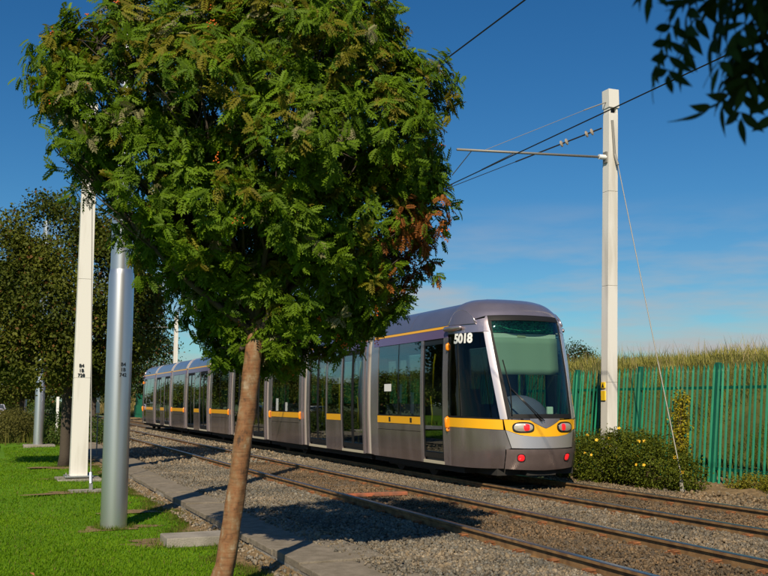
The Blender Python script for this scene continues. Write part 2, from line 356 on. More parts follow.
stuff(stones('ballast_stones', 13000, 3.9, 8.5, 25, 62, .022, .045, (.175,.145,.105), ypow=1.3), 'distant ballast stones along the tracks beside the rear of the tram', 'ballast')
sp2 = stones('ballast_spill', 2600, 3.40, 3.86, 7, 24, .008, .020, GREY, zb=-.058, ypow=1.3); stuff(sp2, 'scattered ballast stones spilled onto the edge of the slab path', 'ballast')
stuff(stones('pebbles', 1100, 2.60, 2.90, 8.5, 26, .010, .026, (.19,.16,.12), zb=-.160, ypow=1.2), 'small pebbles and crumbled mortar along the kerb edge', 'pebbles')
stuff(stones('earth_clods', 4200, 11.2, 13.4, 9, 22, .010, .035, (.16,.12,.075), zb=-.12), 'crumbly earth clods on the verge below the fence', 'earth')

# ------------------------------------------------------------ tracks
def railprof(): return [(-.07,-.16),(.07,-.16),(.07,-.148),(.012,-.128),(.010,-.045),(.036,-.034),(.036,-.006),(.030,0),(-.030,0),(-.036,-.006),(-.036,-.034),(-.010,-.045),(-.012,-.128),(-.07,-.148)]
def make_track(cx, label):
    t = thing('railway_track', (cx, 30, -.16), label, 'railway track', 'tracks of the tram line')
    root = Vector((cx, 30, -.16)); pr = railprof(); n = len(pr)
    rails = []
    for s in (-1, 1):
        x = cx+s*.7525
        vs = [(x+p[0], yy, p[1]) for yy in (-15, 60, 140) for p in pr]
        fs = [(i*n+j, i*n+(j+1)%n, (i+1)*n+(j+1)%n, (i+1)*n+j) for i in range(2) for j in range(n)]
        r = MB().add(vs, fs).build('rail', 'rail_web', t); r.data.materials.append(MATS['rail_top'])
        for p in r.data.polygons:
            if p.normal.z > .6 and p.center.z > .1: p.material_index = 1
        rails.append(r)
    sm = MB().box(-1.28, 1.28, -.13, .13, -.10, .012).build('sleeper', 'sleeper', t, loc=Vector((0,0,0)), bevel=.015)
    cm = MB().box(-.055, .055, -.07, .07, 0, .018).box(-.02, .045, -.022, .022, .018, .045).tube([(-.03,-.05,.03),(.05,-.05,.035),(.05,.05,.035),(-.03,.05,.03)], .010, 6).build('rail_clip', 'rust', rails[0], loc=Vector((0,0,0)))
    first = True; k = 0; yy = 5.3
    while yy < 66:
        dy = random.uniform(-.03, .03)
        if first: s_ = sm; s_.location = (0, yy-30, .032)
        else: copy_at(sm, (random.uniform(-.02,.02), yy+dy-30, .032+random.uniform(-.012,.008)), t)
        if yy < 38:
            for ri, s in enumerate((-1, 1)):
                for sd in (-1, 1):
                    lc = (s*.7525+sd*.10, yy+dy-30, .040)
                    if first and ri == 0 and sd == -1: cm.location = lc; cm.rotation_euler = (0,0,0)
                    else: copy_at(cm, lc, rails[ri], (0, 0, 0 if sd < 0 else math.pi))
        first = False; yy += .66
    return t
make_track(6.18, 'empty ballasted track beside the concrete slab path')
make_track(9.32, 'ballasted track that the grey tram stands on')
tag(MB().box(5.62, 6.72, 15.40, 15.56, -.10, -.045).build('track_board', 'orange', loc=Vector((6.2, 15.5, -.12)), bevel=.01), 'faded orange board lying across the near track between its rails', 'board')

# ------------------------------------------------------------ tram
CX = 9.32; YB = 16.75; NN = 2.4; YMID = 36.625
ZH = [.25,.3,1.2,2.0,2.75,2.95,3.15,3.3,3.4,3.47,3.5]; HWN = [1.16,1.17,1.2,1.195,1.165,1.14,1.06,.95,.82,.6,.3]
ZF = [.25,.3,.6,1.2,2.0,3.05,3.2,3.35,3.45,3.5]; YF = [15.24,15.2,15.1,15.13,15.34,15.66,15.78,16.0,16.3,16.65]
def hw(z): return float(np.interp(z, ZH, HWN))
TR = thing('tram', (CX, YMID, 0), 'long grey articulated tram with yellow stripes and fleet number standing on the far track', 'tram')
def side_panel(y0, y1, z0, z1, side, off=0., th=.03, nz_=None):
    nz_ = nz_ or max(1, int((z1-z0)/.22)); mb = MB(); P = []; Nn = []
    for i in range(nz_+1):
        z = z0+(z1-z0)*i/nz_; x = CX+side*(hw(z)+off); P.append([Vector((x, y0, z)), Vector((x, y1, z))]); Nn.append([Vector((side,0,0))]*2)
    return mb.grid(P, th, Nn)
def SP(name, mat, y0, y1, z0, z1, off=0., th=.03, sides=(-1,1), parent=None, bevel=0):
    r = []
    for s in sides: r.append(side_panel(y0, y1, z0, z1, s, off, th).build(name, mat, parent or TR, smooth='auto', bevel=bevel))
    return r
ROOFP = [(1.145,2.962),(1.125,3.02),(1.09,3.10),(1.03,3.2),(.95,3.3),(.82,3.39),(.6,3.44),(0,3.46)]
RP = [(-x, z) for x, z in ROOFP]+[(x, z) for x, z in ROOFP[-2::-1]]
def roof_panel(name, y0, y1, mat, off=0., th=.03):
    P = []; Nn = []
    for yy in (y0, y1):
        row = []; nr = []
        for i, (x, z) in enumerate(RP):
            a, b_ = RP[max(i-1,0)], RP[min(i+1,len(RP)-1)]; n_ = Vector((-(b_[1]-a[1]), 0, b_[0]-a[0])).normalized()
            row.append(Vector((CX+x, yy, z))+n_*off); nr.append(n_)
        P.append(row); Nn.append(nr)
    return MB().grid(P, th, Nn).build(name, mat, TR, smooth='auto')
B = [20.9, 25.8, 29.75, 34.65, 38.6, 43.5, 47.45, 52.35]
def cap_band(y0, y1):
    SP('cantrail', 'purple', y0, y1, 2.73, 2.905); SP('stripe', 'yellow', y0, y1, 2.909, 2.957, .004)
def floorceil(y0, y1):
    MB().box(CX-1.1, CX+1.1, y0, y1, .34, .38).build('floor', 'floor_in', TR); MB().box(CX-1.08, CX+1.08, y0, y1, 2.78, 2.83).build('ceiling', 'inner', TR)
    MB().box(CX-1.05, CX+1.05, y0+.1, y1-.1, .17, .33).build('underframe', 'under', TR)
seat_proto = None
def seat(x, yy, face):
    global seat_proto
    if seat_proto is None:
        mb = MB().box(-.22,.22,-.02,.42,.42,.50).box(-.22,.22,.38,.46,.46,1.06).box(-.05,.05,.1,.3,0,.42)
        seat_proto = mb.build('seat', 'seatm', TR, loc=Vector((0,0,0)), bevel=.02); o = seat_proto
    else: o = copy_at(seat_proto, (0,0,0), TR)
    o.location = Vector((x-CX, yy-YMID, .38)); o.rotation_euler = (0, 0, 0 if face > 0 else math.pi)
def grab(x, yy):
    MB().tube([(x, yy, .38), (x, yy, 1.2), (x, yy, 2.78)], .018, 8).build('grab_pole', 'ypole', TR, smooth=True)
def window_module(y0, y1, ym=None, seats=True, pil0=.25, pil1=.25, amber=True):
    """panes y0..y1 with yellow band and two lower panels"""
    a, b_ = y0+pil0, y1-pil1; ym = ym or (a+b_)/2
    for p0, p1 in ((y0, a), (b_, y1)): SP('pillar', 'body', p0, p1, .29, 2.727)
    for p0, p1 in ((a, ym), (ym, b_)):
        SP('window', 'glass', p0+.025, p1-.025, 1.21, 2.72, -.006, .012)
        SP('lower_panel', 'body_low', p0+.006, p1-.006, .29, .885, 0, .03); SP('lower_panel', 'body_low', p0+.004, p1-.004, .895, 1.03, -.006, .03)
        SP('stripe', 'yellow', p0, p1, 1.034, 1.185, .002, .03)
    SP('window_post', 'black', ym-.024, ym+.024, 1.186, 2.727, -.010, .03)
    SP('window_edge', 'rubber', a, b_, 1.186, 1.21, -.004, .03)
    SP('skirt_backing', 'under', a-.01, b_+.01, .31, 1.18, -.04, .03)
    if amber:
        for s in (-1, 1):
            for pp in (y0+.1, y1-.1):
                MB().tube([(CX+s*(hw(1.1)-.005), pp, 1.0), (CX+s*(hw(1.1)+.022), pp, 1.03), (CX+s*(hw(1.1)+.022), pp, 1.17), (CX+s*(hw(1.1)-.005), pp, 1.2)], .03, 8).build('marker_light', 'amber', TR, smooth=True)
    if seats:
        yy = a+.15; f = 1
        while yy < b_-.5:
            for sx_ in (-.8, -.36, .36, .8): seat(CX+sx_, yy, f)
            yy += .82
def door(y0, y1, double=True):
    for s in (-1, 1):
        mb = MB(); fr = .055; leaves = ((y0, (y0+y1)/2-.008), ((y0+y1)/2+.008, y1)) if double else ((y0, y1),)
        for p0, p1 in leaves:
            d = side_panel(p0, p0+fr, .40, 2.70, s, -.012, .035)
            for q0, q1, z0, z1 in ((p1-fr, p1, .40, 2.70), (p0+fr, p1-fr, .40, .50), (p0+fr, p1-fr, 2.62, 2.70)):
                e_ = side_panel(q0, q1, z0, z1, s, -.012, .035); d.add(e_.v, e_.f)
            dr = d.build('door', 'rubber' if double else 'black', TR, smooth='auto')
            side_panel(p0+fr, p1-fr, .50, 2.62, s, -.020, .012).build('pane', 'glass', dr, smooth='auto')
            x = CX+s*(hw(1.3)-.09); yh = p0+(p1-p0)*.75 if p0 == y0 else p0+(p1-p0)*.25
            MB().tube([(x, yh, 1.0), (x-s*.02, yh, 1.25), (x-s*.02, yh+.08, 1.6)], .014, 6).tube([(x-s*.06, yh+.05, 1.75), (x-s*.06, yh, 2.25), (x-s*.06, yh-.08, 2.45)], .016, 6).build('handrail', 'ypole', dr, smooth=True)
        side_panel(y0-.02, y1+.02, .29, .345, s, .0, .05).build('door_sill', 'sill', TR)
        side_panel(y0, y1, 2.705, 2.727, s, -.01, .03).build('door_header', 'rubber', TR)
def gangway(yc):
    for s in (-1, 1):
        for k_, (q0, q1) in enumerate(((-.27, -.10), (-.09, .09), (.10, .27))):
            side_panel(yc+q0, yc+q1, .30, 2.96, s, (-.02, -.045, -.02)[k_], .04).build('gangway_cover', ('body', 'gang', 'body')[k_], TR, smooth='auto')
        side_panel(yc-.29, yc+.29, .32, 2.94, s, -.09, .03).build('gangway_bellows', 'rubber', TR)
    roof_panel('gangway_roof', yc-.26, yc+.26, 'gang', -.03, .04)
    for q0 in (-.29, .24): roof_panel('roof_rib', yc+q0, yc+q0+.05, 'silver', .012, .03)
# modules
def dmod(b0, b1):
    y0, y1 = b0+.29, b1-.29; w = (y1-y0-.28-.20)/1; dw = 1.44
    p = [y0, y0+.10, y0+.10+dw, y0+.18+dw, y1-.18-dw, y1-.10-dw, y1-.10, y1]
    for a, b_ in ((p[0], p[1]), (p[2], p[3]), (p[4], p[5]), (p[6], p[7])): SP('pillar', 'body', a, b_, .29, 2.727, 0, .04)
    door(p[1], p[2]); door(p[5], p[6])
    SP('window', 'glass', p[3]+.02, p[4]-.02, 1.21, 2.72, -.006, .012); SP('window_edge', 'rubber', p[3], p[4], 1.186, 1.21, -.004, .03)
    SP('stripe', 'yellow', p[3], p[4], 1.034, 1.185, .002, .03); SP('lower_panel', 'body_low', p[3], p[4], .29, 1.03)
    cap_band(y0, y1); floorceil(y0-.25, y1+.25)
    roof_panel('roof', y0, (y0+y1)/2-.008, 'roofp'); roof_panel('roof', (y0+y1)/2+.008, y1, 'roofp')
    for yy in (p[1]+.1, p[2]-.1, p[5]+.1, p[6]-.1): grab(CX-.78, yy)
    for sx_ in (.36, .8): seat(CX+sx_, p[3]+.3, 1)
def bmod(b0, b1):
    y0, y1 = b0+.29, b1-.29; window_module(y0, y1)
    cap_band(y0, y1); floorceil(y0-.25, y1+.25); roof_panel('roof', y0, (y0+y1)/2-.008, 'roofp'); roof_panel('roof', (y0+y1)/2+.008, y1, 'roofp')
    bogie((y0+y1)/2)
def bogie(yc):
    mb = MB().box(CX-.95, CX-.85, yc-1.2, yc+1.2, .12, .32).box(CX+.85, CX+.95, yc-1.2, yc+1.2, .12, .32).box(CX-.86, CX+.86, yc-.3, yc+.3, .13, .31)
    bo = mb.build('bogie', 'under', TR)
    for dy in (-.85, .85):
        for s in (-1, 1): MB().tube([(CX+s*.69, yc+dy, .29), (CX+s*.82, yc+dy, .29)], .29, 20).build('wheel', 'under', bo)
for k_ in range(8): gangway(B[k_])
for k_ in range(7): (dmod if k_ % 2 == 0 else bmod)(B[k_], B[k_+1])
# end modules (front and its mirror at the rear)
def endmod(mir):
    f = (lambda yy: yy) if not mir else (lambda yy: 2*YMID-yy)
    def rng_(a, b_): return tuple(sorted((f(a), f(b_))))
    for a, b_ in ((16.62, 16.92), (17.86, 17.98), (20.32, 20.61)): SP('pillar', 'body', *rng_(a, b_), .29, 2.727, 0, .04)
    door(*rng_(16.92, 17.86), double=False)
    a, b_ = rng_(17.98, 20.32); window_module(a, b_, pil0=.001, pil1=.001, amber=False)
    cap_band(*rng_(16.75, 20.61)); floorceil(*rng_(16.2, 20.9)); bogie(f(19.0))
    for q0, q1 in ((16.75, 18.6), (18.616, 20.61)): roof_panel('roof', *rng_(q0, q1), 'roofp')
    for s in (-1, 1):
        for z0, z1, w in ((2.50, 2.58, .032), (1.02, 1.17, .04), (.955, .97, .022)):
            x = CX+s*(hw(1.1)+.012); yy = f(16.70)
            MB().tube([(CX+s*(hw(z0)-.01), yy, z0-.02), (CX+s*(hw(z0)+.025), yy, z0), (CX+s*(hw(z1)+.025), yy, z1), (CX+s*(hw(z1)-.01), yy, z1+.02)], w, 10).build('indicator_light', 'amber', TR, smooth=True)
    grab(CX-.75, f(17.1)); grab(CX-.75, f(17.75))
endmod(False); endmod(True)

# nose, built over a rounded plan
def S(s, z):
    h_ = hw(z); Ln = YB-float(np.interp(z, ZF, YF)); t = s*math.pi/2
    return Vector((CX+h_*math.copysign(abs(math.sin(t))**(2/NN), s), YB-Ln*max(math.cos(t), 0)**(2/NN), z))
def SN(s, z):
    e_ = .004; s0, s1 = max(-1, s-e_), min(1, s+e_); z0, z1 = max(.25, z-.02), min(3.5, z+.02)
    n_ = (S(s1, z)-S(s0, z)).cross(S(s, z1)-S(s, z0)); return n_.normalized()
def nose_patch(bot, top, off=0., th=.03, nv=8, nu=10):
    """bot/top: polylines in (s, z), resampled to nu+1 points by s fraction"""
    def rs(pl):
        k = np.linspace(0, len(pl)-1, nu+1); return [(float(np.interp(t, range(len(pl)), [p[0] for p in pl])), float(np.interp(t, range(len(pl)), [p[1] for p in pl]))) for t in k]
    b_, t_ = rs(bot), rs(top); P = []; Nn = []
    for i in range(nv+1):
        w = i/nv; row = []; nr = []
        for (s0, z0), (s1, z1) in zip(b_, t_):
            s, z = s0+(s1-s0)*w, z0+(z1-z0)*w; n_ = SN(s, z); row.append(S(s, z)+n_*off); nr.append(n_)
        P.append(row); Nn.append(nr)
    return MB().grid(P, th, Nn)
def both(pl): return [(-s, z) for s, z in reversed(pl)]
def flipY(o):
    for v in o.data.vertices: v.co.y = -v.co.y
    o.data.flip_normals()
def NP(name, mat, bot, top, off=0., th=.03, nv=8, nu=12, mirror=False, parent=None):
    outs = []
    for mir in (False, True):
        for m_ in ((False, True) if mirror else (False,)):
            bb, tt = (both(bot), both(top)) if m_ else (bot, top)
            o = nose_patch(bb, tt, off, th, nv, nu).build(name, mat, TR if parent is None else parent[mir], smooth='auto')
            if mir: flipY(o)
            outs.append(o)
    return outs
# lower bumper, front apron, side panels
NP('bumper', 'bumper', [(-.36,.30),(0,.27),(.36,.30)], [(-.36,.645),(0,.645),(.36,.645)], .012, .06, 6, 16)
NP('cab_side_panel', 'body_low', [(-1,.29),(-.7,.29),(-.37,.30)], [(-1,1.02),(-.7,1.01),(-.37,.985)], 0, .03, 8, 12, True)
NP('cab_side_panel', 'body_low', [(-.37,.645),(-.345,.645),(-.315,.665)], [(-.37,.983),(-.368,.983),(-.366,.98)], 0, .03, 6, 3, True)
NP('front_apron', 'silver', [(-.308,.668),(-.15,.662),(0,.66),(.15,.662),(.308,.668)], [(-.358,.985),(-.22,.895),(0,.865),(.22,.895),(.358,.985)], .004, .03, 6, 20)
NP('front_band', 'yellow', [(-.358,.99),(-.22,.90),(-.1,.872)], [(-.372,1.175),(-.22,1.165),(-.125,1.16)], .006, .03, 6, 14, True)
NP('front_band', 'yellow', [(-.1,.872),(0,.866),(.1,.872)], [(-.125,1.16),(0,1.01),(.125,1.16)], .0065, .03, 6, 14)
NP('wiper_cowl', 'body', [(-.125,1.165),(0,1.015),(.125,1.165)], [(-.125,1.19),(0,1.19),(.125,1.19)], .012, .03, 5, 12)
NP('stripe', 'yellow', [(-1,1.024),(-.7,1.014),(-.38,.992)], [(-1,1.195),(-.7,1.188),(-.385,1.172)], .004, .03, 4, 12, True)
# glazing and pillars
NP('cab_side_window', 'glass_dark', [(-.985,1.235),(-.7,1.225),(-.41,1.195)], [(-.985,2.78),(-.75,2.775),(-.485,2.765)], .004, .014, 10, 12, True)
NP('cab_window_rim', 'rubber', [(-1,1.2),(-.7,1.192),(-.40,1.176)], [(-1,1.235),(-.7,1.225),(-.41,1.195)], .002, .03, 1, 12, True)
NP('cab_pillar', 'silver', [(-.405,1.18),(-.36,1.18),(-.335,1.18)], [(-.482,2.79),(-.43,2.79),(-.405,2.80)], .010, .05, 12, 4, True)
WS = NP('windscreen', 'glass_ws', [(-.325,1.195),(0,1.195),(.325,1.195)], [(-.435,3.075),(0,3.085),(.435,3.075)], .0, .014, 14, 18)
NP('windscreen_rim', 'rubber', [(-.333,1.19),(-.325,1.19),(-.29,1.19)], [(-.442,3.09),(-.43,3.09),(-.395,3.09)], .004, .02, 12, 3, True)
NP('windscreen_rim', 'rubber', [(-.33,1.19),(0,1.185),(.33,1.19)], [(-.335,1.27),(0,1.27),(.335,1.27)], .0035, .02, 2, 16)
NP('windscreen_rim', 'rubber', [(-.43,3.0),(0,3.01),(.43,3.0)], [(-.44,3.095),(0,3.105),(.44,3.095)], .0035, .02, 2, 16)
# forehead and cab roof
NP('cab_forehead', 'body', [(-1,2.785),(-.75,2.782),(-.487,2.792)], [(-1,2.96),(-.75,2.98),(-.45,3.06)], .004, .03, 5, 12, True)
NP('cab_forehead', 'body', [(-.483,2.795),(-.44,2.80),(-.408,2.805)], [(-.47,3.08),(-.46,3.09),(-.445,3.10)], .006, .03, 5, 4, True)
NP('cab_roof', 'body', [(-1,2.96),(-.75,2.985),(-.45,3.10),(0,3.11),(.45,3.10),(.75,2.985),(1,2.96)], [(-1,3.497),(-.75,3.497),(-.45,3.497),(0,3.497),(.45,3.497),(.75,3.497),(1,3.497)], .006, .03, 14, 36)
for o in NP('cab_roof_cap', 'body', [(-1,3.49),(0,3.49),(1,3.49)], [(-1,3.4995),(0,3.4995),(1,3.4995)], .004, .02, 2, 20): pass
for mir in (False, True):
    o = MB().box(CX-.34, CX+.34, 16.66, 16.9, 3.455, 3.503).build('roof_hatch', 'body', TR, bevel=.015)
    if mir: flipY(o)
    for sgn in (-1, 1):
        arch = [(-.985,2.95),(-.985,3.08),(-.97,3.19),(-.9,3.245),(-.82,3.235),(-.72,3.18),(-.63,3.08),(-.575,2.96)]
        if sgn < 0: arch = [(-s, z) for s, z in reversed(arch)]
        o = nose_patch([(arch[0][0], 2.945), (arch[-1][0], 2.945)], arch, .028, .06, 5, 14).build('intake_cover', 'roofp', TR, smooth='auto')
        if mir: flipY(o)
        pts_ = [S(s, z)+SN(s, z)*.016 for s, z in arch]
        o = MB().tube(pts_, .022, 8).build('intake_rim', 'body', TR, smooth=True)
        if mir: flipY(o)
        a = S(sgn*-.999, 2.885)+Vector((-sgn*-.03, 0, 0))*-1; 
        a = S(sgn*-.999, 2.885)+Vector((sgn*-.05, .02, 0)); b_ = S(sgn*-.78, 2.885)+SN(sgn*-.78, 2.885)*.05
        o = MB().tube([a+(a-b_)*.12, a, a*.5+b_*.5, b_, b_+(b_-a)*.1], [.02,.052,.055,.045,.015], 12).build('camera_pod', 'body', TR, smooth=True)
        if mir: flipY(o)
# headlights, tail lights
def disc(c, n_, up, rx, ry, h_, k=24, dome=.0):
    n_ = n_.normalized(); u = up.cross(n_).normalized(); w = n_.cross(u); vs = []; fs = []
    for j in range(k):
        t = 2*math.pi*j/k; ct, st = math.cos(t), math.sin(t); pw_ = 2/2.6
        d = u*(rx*math.copysign(abs(ct)**pw_, ct))+w*(ry*math.copysign(abs(st)**pw_, st)); vs += [c+d, c+d+n_*h_, c+d*.6+n_*(h_+dome)]
    for j in range(k):
        a, b_ = j*3, ((j+1) % k)*3; fs += [(a, b_, b_+1, a+1), (a+1, b_+1, b_+2, a+2)]
    fs.append(tuple(j*3+2 for j in range(k))); fs.append(tuple(j*3 for j in range(k-1, -1, -1)))
    return MB().add(vs, fs)
UP = Vector((0,0,1))
for mir in (False, True):
    for sgn in (-1, 1):
        s, z = sgn*.19, 1.035; c = S(s, z); n_ = SN(s, z)
        h_ = disc(c-n_*.01, n_, UP, .20, .098, .022, 28).build('headlight', 'black', TR, smooth='auto'); objs = [h_]
        side = UP.cross(n_).normalized()
        objs.append(disc(c+n_*.008, n_, UP, .172, .072, .012, 28, .014).build('lens', 'lampc', h_, smooth='auto'))
        objs.append(disc(c+n_*.022-side*sgn*.055, n_, UP, .062, .062, .008, 20, .012).build('red_lamp', 'redl', h_, smooth='auto'))
        s, z = sgn*.215, .50; c = S(s, z); n_ = SN(s, z)
        t_ = disc(c+n_*.008, n_, UP, .075, .075, .012, 20).build('tail_light', 'black', TR, smooth='auto'); objs.append(t_)
        objs.append(disc(c+n_*.016, n_, UP, .06, .06, .008, 20, .012).build('lens', 'redl', t_, smooth='auto'))
        if mir:
            for o in objs: flipY(o)
    w0 = S(-.03, 1.14)+SN(-.03, 1.14)*.05; w1 = S(-.27, 1.74)+SN(-.27, 1.74)*.035; w2 = S(-.31, 2.25)+SN(-.31, 2.25)*.03; w3 = S(-.20, 1.40)+SN(-.2, 1.4)*.03
    wp = MB().tube([w0, w1], .012, 6).tube([w0+Vector((.05,0,.01)), w1+Vector((.03,0,-.02))], .009, 6).build('wiper', 'black', TR, smooth=True)
    bl = MB().tube([w3+Vector((-.18,0,-.12)), w1, w2], .011, 6).build('blade', 'rubber', wp, smooth=True)
    if mir: flipY(wp); flipY(bl)
    # cab interior
    ci = []
    ci.append(MB().box(CX-.74, CX+.74, 15.98, 16.02, 2.80, 3.03).build('destination_display', 'display', TR))
    ci.append(MB().box(CX-.76, CX+.76, 15.94, 16.0, 2.70, 2.78).build('display_ledge', 'ledge', TR))
    ci.append(MB().box(CX-.09, CX+.09, 15.925, 15.935, 2.71, 2.77).build('camera_unit', 'sill', TR))
    P = [[(CX-.76+1.52*i/8, 15.86+.012*math.sin(i*2.1)+.05*j/6, 2.70-.70*(1-j/6)) for i in range(9)] for j in range(7)]
    ci.append(MB().grid(P, .006, [[Vector((0,-1,0))]*9]*7).build('sun_blind', 'blind', TR, smooth=True))
    # console: a low dome
    P = []
    for j in range(7):
        a = j/6*math.pi/2
        P.append([(CX-.05+.62*math.cos(t)*math.cos(a), 16.0+.35*math.sin(t)*math.cos(a), 1.16+.46*math.sin(a)) for t in np.linspace(0, 2*math.pi, 25)])
    ci.append(MB().grid(P).build('driver_console', 'console', TR, smooth=True))
    ci.append(MB().box(CX-.9, CX+.9, 15.75, 16.5, .95, 1.16).build('dashboard', 'black', TR, bevel=.02))
    ci.append(MB().box(CX+.36, CX+.48, 15.62, 15.68, 1.26, 1.40).box(CX+.40, CX+.44, 15.63, 15.67, 1.16, 1.26).build('radio_handset', 'white', TR, bevel=.015))
    ci.append(MB().box(CX-.6, CX-.1, 17.0, 17.5, .8, .95).box(CX-.6, CX-.1, 17.4, 17.52, .9, 1.75).build('driver_seat', 'seatm', TR, bevel=.03))
    ci.append(MB().box(CX-1.08, CX+1.08, 17.95, 17.98, .38, 1.1).box(CX-1.08, CX-.5, 17.95, 17.98, 1.1, 2.78).box(CX+.5, CX+1.08, 17.95, 17.98, 1.1, 2.78).build('cab_partition', 'black', TR))
    ci.append(MB().box(CX-.8, CX+.8, 15.5, 16.7, .17, .30).box(CX-.3, CX+.3, 15.3, 15.6, .17, .28).build('coupler_housing', 'under', TR))
    if mir:
        for o in ci: flipY(o)
# lettering 5018 on the cab side windows
def numtext(sgn, mir):
    s0, s1 = sgn*-.925, sgn*-.60
    def fm(x, yv):
        fr = x/.58+.5; s = (s0+(s1-s0)*fr) if sgn > 0 else (s0+(s1-s0)*(1-fr)) ; z = 2.60+yv
        p = S(s, z)+SN(s, z)*.009
        return Vector((p.x, 2*YMID-p.y if mir else p.y, p.z))
    text_obj('5018', .245, 'white', TR, fm, 'fleet_number', .12, .011, .95)
numtext(1, False)
def notice(yc, z, w, h_, mat='white'):
    return side_panel(yc-w/2, yc+w/2, z, z+h_, -1, .001, .004).build('notice', mat, TR)
notice(19.72, 1.72, .38, .16); 
for yc in (18.45, 19.6): side_panel(yc-.05, yc+.05, 1.06, 1.16, -1, .004, .004).build('pictogram', 'black', TR)

# ------------------------------------------------------------ masts, poles, wires
def boxmast(name, base, top, w0, w1, label, parts=True):
    t = thing(name, base, label, 'mast'); b_, tp = Vector(base), Vector(top); n = 5; P = []
    vs = []; fs = []
    def ring(p, w): return [p+Vector((sx_*w/2, sy*w/2, 0)) for sx_, sy in ((-1,-1),(1,-1),(1,1),(-1,1))]
    Lh = (tp-b_); zs = [0, .26, .52, .78, 1]
    for a, c in zip(zs, zs[1:]):
        mb = MB(); p0, p1 = b_+Lh*a, b_+Lh*c-Vector((0,0,.004 if c < 1 else 0)); mb.add(ring(p0, w0+(w1-w0)*a)+ring(p1, w0+(w1-w0)*c), [(0,3,2,1),(4,5,6,7),(0,1,5,4),(1,2,6,5),(2,3,7,6),(3,0,4,7)])
        mb.build('shaft', 'mastw', t, bevel=.008)
    return t
# left white mast
GL = -.17
WM = boxmast('white_mast', (1.84, 22.08, GL), (1.84, 22.12, 8.2), .36, .27, 'white square mast on a bolted base plate, standing on the lawn')
MB().box(1.55, 2.13, 21.78, 22.38, GL+.05, GL+.085).build('base_plate', 'galv', WM, bevel=.006)
for dx in (-.23, .23):
    for dy in (-.24, .24): MB().tube([(1.84+dx, 22.08+dy, GL-.02), (1.84+dx, 22.08+dy, GL+.12)], .018, 8).build('anchor_bolt', 'galv_thin', WM)
structure(MB().box(1.38, 2.30, 21.5, 22.6, -.25, GL+.028).build('mast_footing', 'concrete', bevel=.02))
for i, tx in enumerate(('B4', '1B', '728')):
    text_obj(tx, .10, 'black', WM, lambda x, yv, i=i: Vector((1.815+x, 22.08-.1725, 2.24-i*.105+yv)), 'mast_number', 0, .003)
MB().tube([(2.0, 22.1, 6.7), (5.95, 22.2, 6.62)], .03, 10).build('bracket_arm', 'galv_thin', WM, smooth=True)
MB().tube([(1.95, 22.1, 7.9), (5.3, 22.2, 6.66)], .008, 6).build('tie_rod', 'wire', WM)
MB().tube([(5.8, 22.2, 6.62), (5.8, 22.2, 6.37)], .012, 6).build('wire_clamp', 'wire', WM)
ST = thing('stay_wire', (1.82, 19.05, GL), 'steel stay wire with turnbuckle running up beside the white mast on the lawn', 'stay wire')
MB().tube([(1.82, 19.05, GL+.15), (1.86, 21.9, 7.6)], .012, 6).build('cable', 'galv_thin', ST)
MB().box(1.79, 1.85, 18.98, 19.10, GL-.03, GL+.14).tube([(1.82, 19.05, GL+.14), (1.82, 19.12, GL+.34)], .03, 8).build('turnbuckle', 'galv', ST)
structure(MB().box(1.42, 2.05, 18.55, 19.2, -.25, GL+.03).build('stay_footing', 'concrete', bevel=.02))
# silver tubular pole
def silverpole(base, label, sc=1.0, num=None):
    x, y, z = base; t = thing('silver_pole', base, label, 'pole', 'silver tubular poles along the lawn')
    MB().tube([(x, y, z-.05), (x, y, z+.02), (x, y, 3.26), (x, y, 3.34)], [.178, .178, .174, .158], 32).build('lower_tube', 'galv', t, smooth='auto')
    MB().tube([(x, y, 3.2), (x, y, 3.42), (x, y, 8.3)], [.160, .156, .145], 32).build('upper_tube', 'galv', t, smooth='auto')
    MB().tube([(x, y, 8.3), (x, y, 8.36)], [.125, .06], 24).build('cap', 'galv', t)
    if num:
        for i, tx in enumerate(num):
            r = .1765; a0 = -math.pi/2+.24
            text_obj(tx, .068, 'black', t, lambda u, v, i=i: Vector((x+(r+.002)*math.cos(a0+u/r), y+(r+.002)*math.sin(a0+u/r), 1.985-i*.072+v)), 'pole_number', 0, .002)
    return t
silverpole((1.64, 13.82, GL-.02), 'thick silver tubular pole standing in bare soil in front of the white mast', num=('B4', '1B', '742'))
p2 = silverpole((1.72, 38.2, GL), 'silver tubular pole on a stone plinth beside the low hedge')
structure(MB().box(1.2, 2.3, 37.6, 38.7, -.25, GL+.08).build('pole_plinth', 'concrete', bevel=.03))
silverpole((1.75, 58, GL), 'farther silver tubular pole rising from the rough grass behind the hedge')
# right white mast with bracket
RM = boxmast('tension_mast', (12.0, 17.05, -.15), (12.27, 17.0, 7.72), .25, .23, 'white square mast with bracket arm and stay, standing in the flowering shrub')
MB().box(12.145, 12.405, 16.86, 17.12, 7.84, 8.25).box(12.16, 12.20, 16.89, 17.1, 7.70, 7.845).box(12.34, 12.385, 16.89, 17.1, 7.70, 7.845).build('head_box', 'mastw', RM, bevel=.006)
MB().box(12.195, 12.345, 16.96, 17.09, 7.69, 7.85).build('head_gap', 'black', RM)
MB().tube([(12.10, 16.98, 6.74), (11.93, 16.99, 6.74)], .055, 12).build('arm_insulator', 'white', RM, smooth='auto')
MB().tube([(11.95, 17.0, 6.74), (8.62, 17.2, 6.62)], .026, 10).build('bracket_arm', 'galv_thin', RM, smooth=True)
MB().box(12.08, 12.16, 16.93, 17.05, 6.62, 6.86).build('arm_bracket', 'galv_thin', RM)
MB().tube([(12.16, 16.98, 7.98), (11.6, 17.02, 7.74)], .014, 6).tube([(11.6, 17.02, 7.74), (9.25, 17.15, 6.66)], .006, 6).build('arm_tie', 'galv_thin', RM)
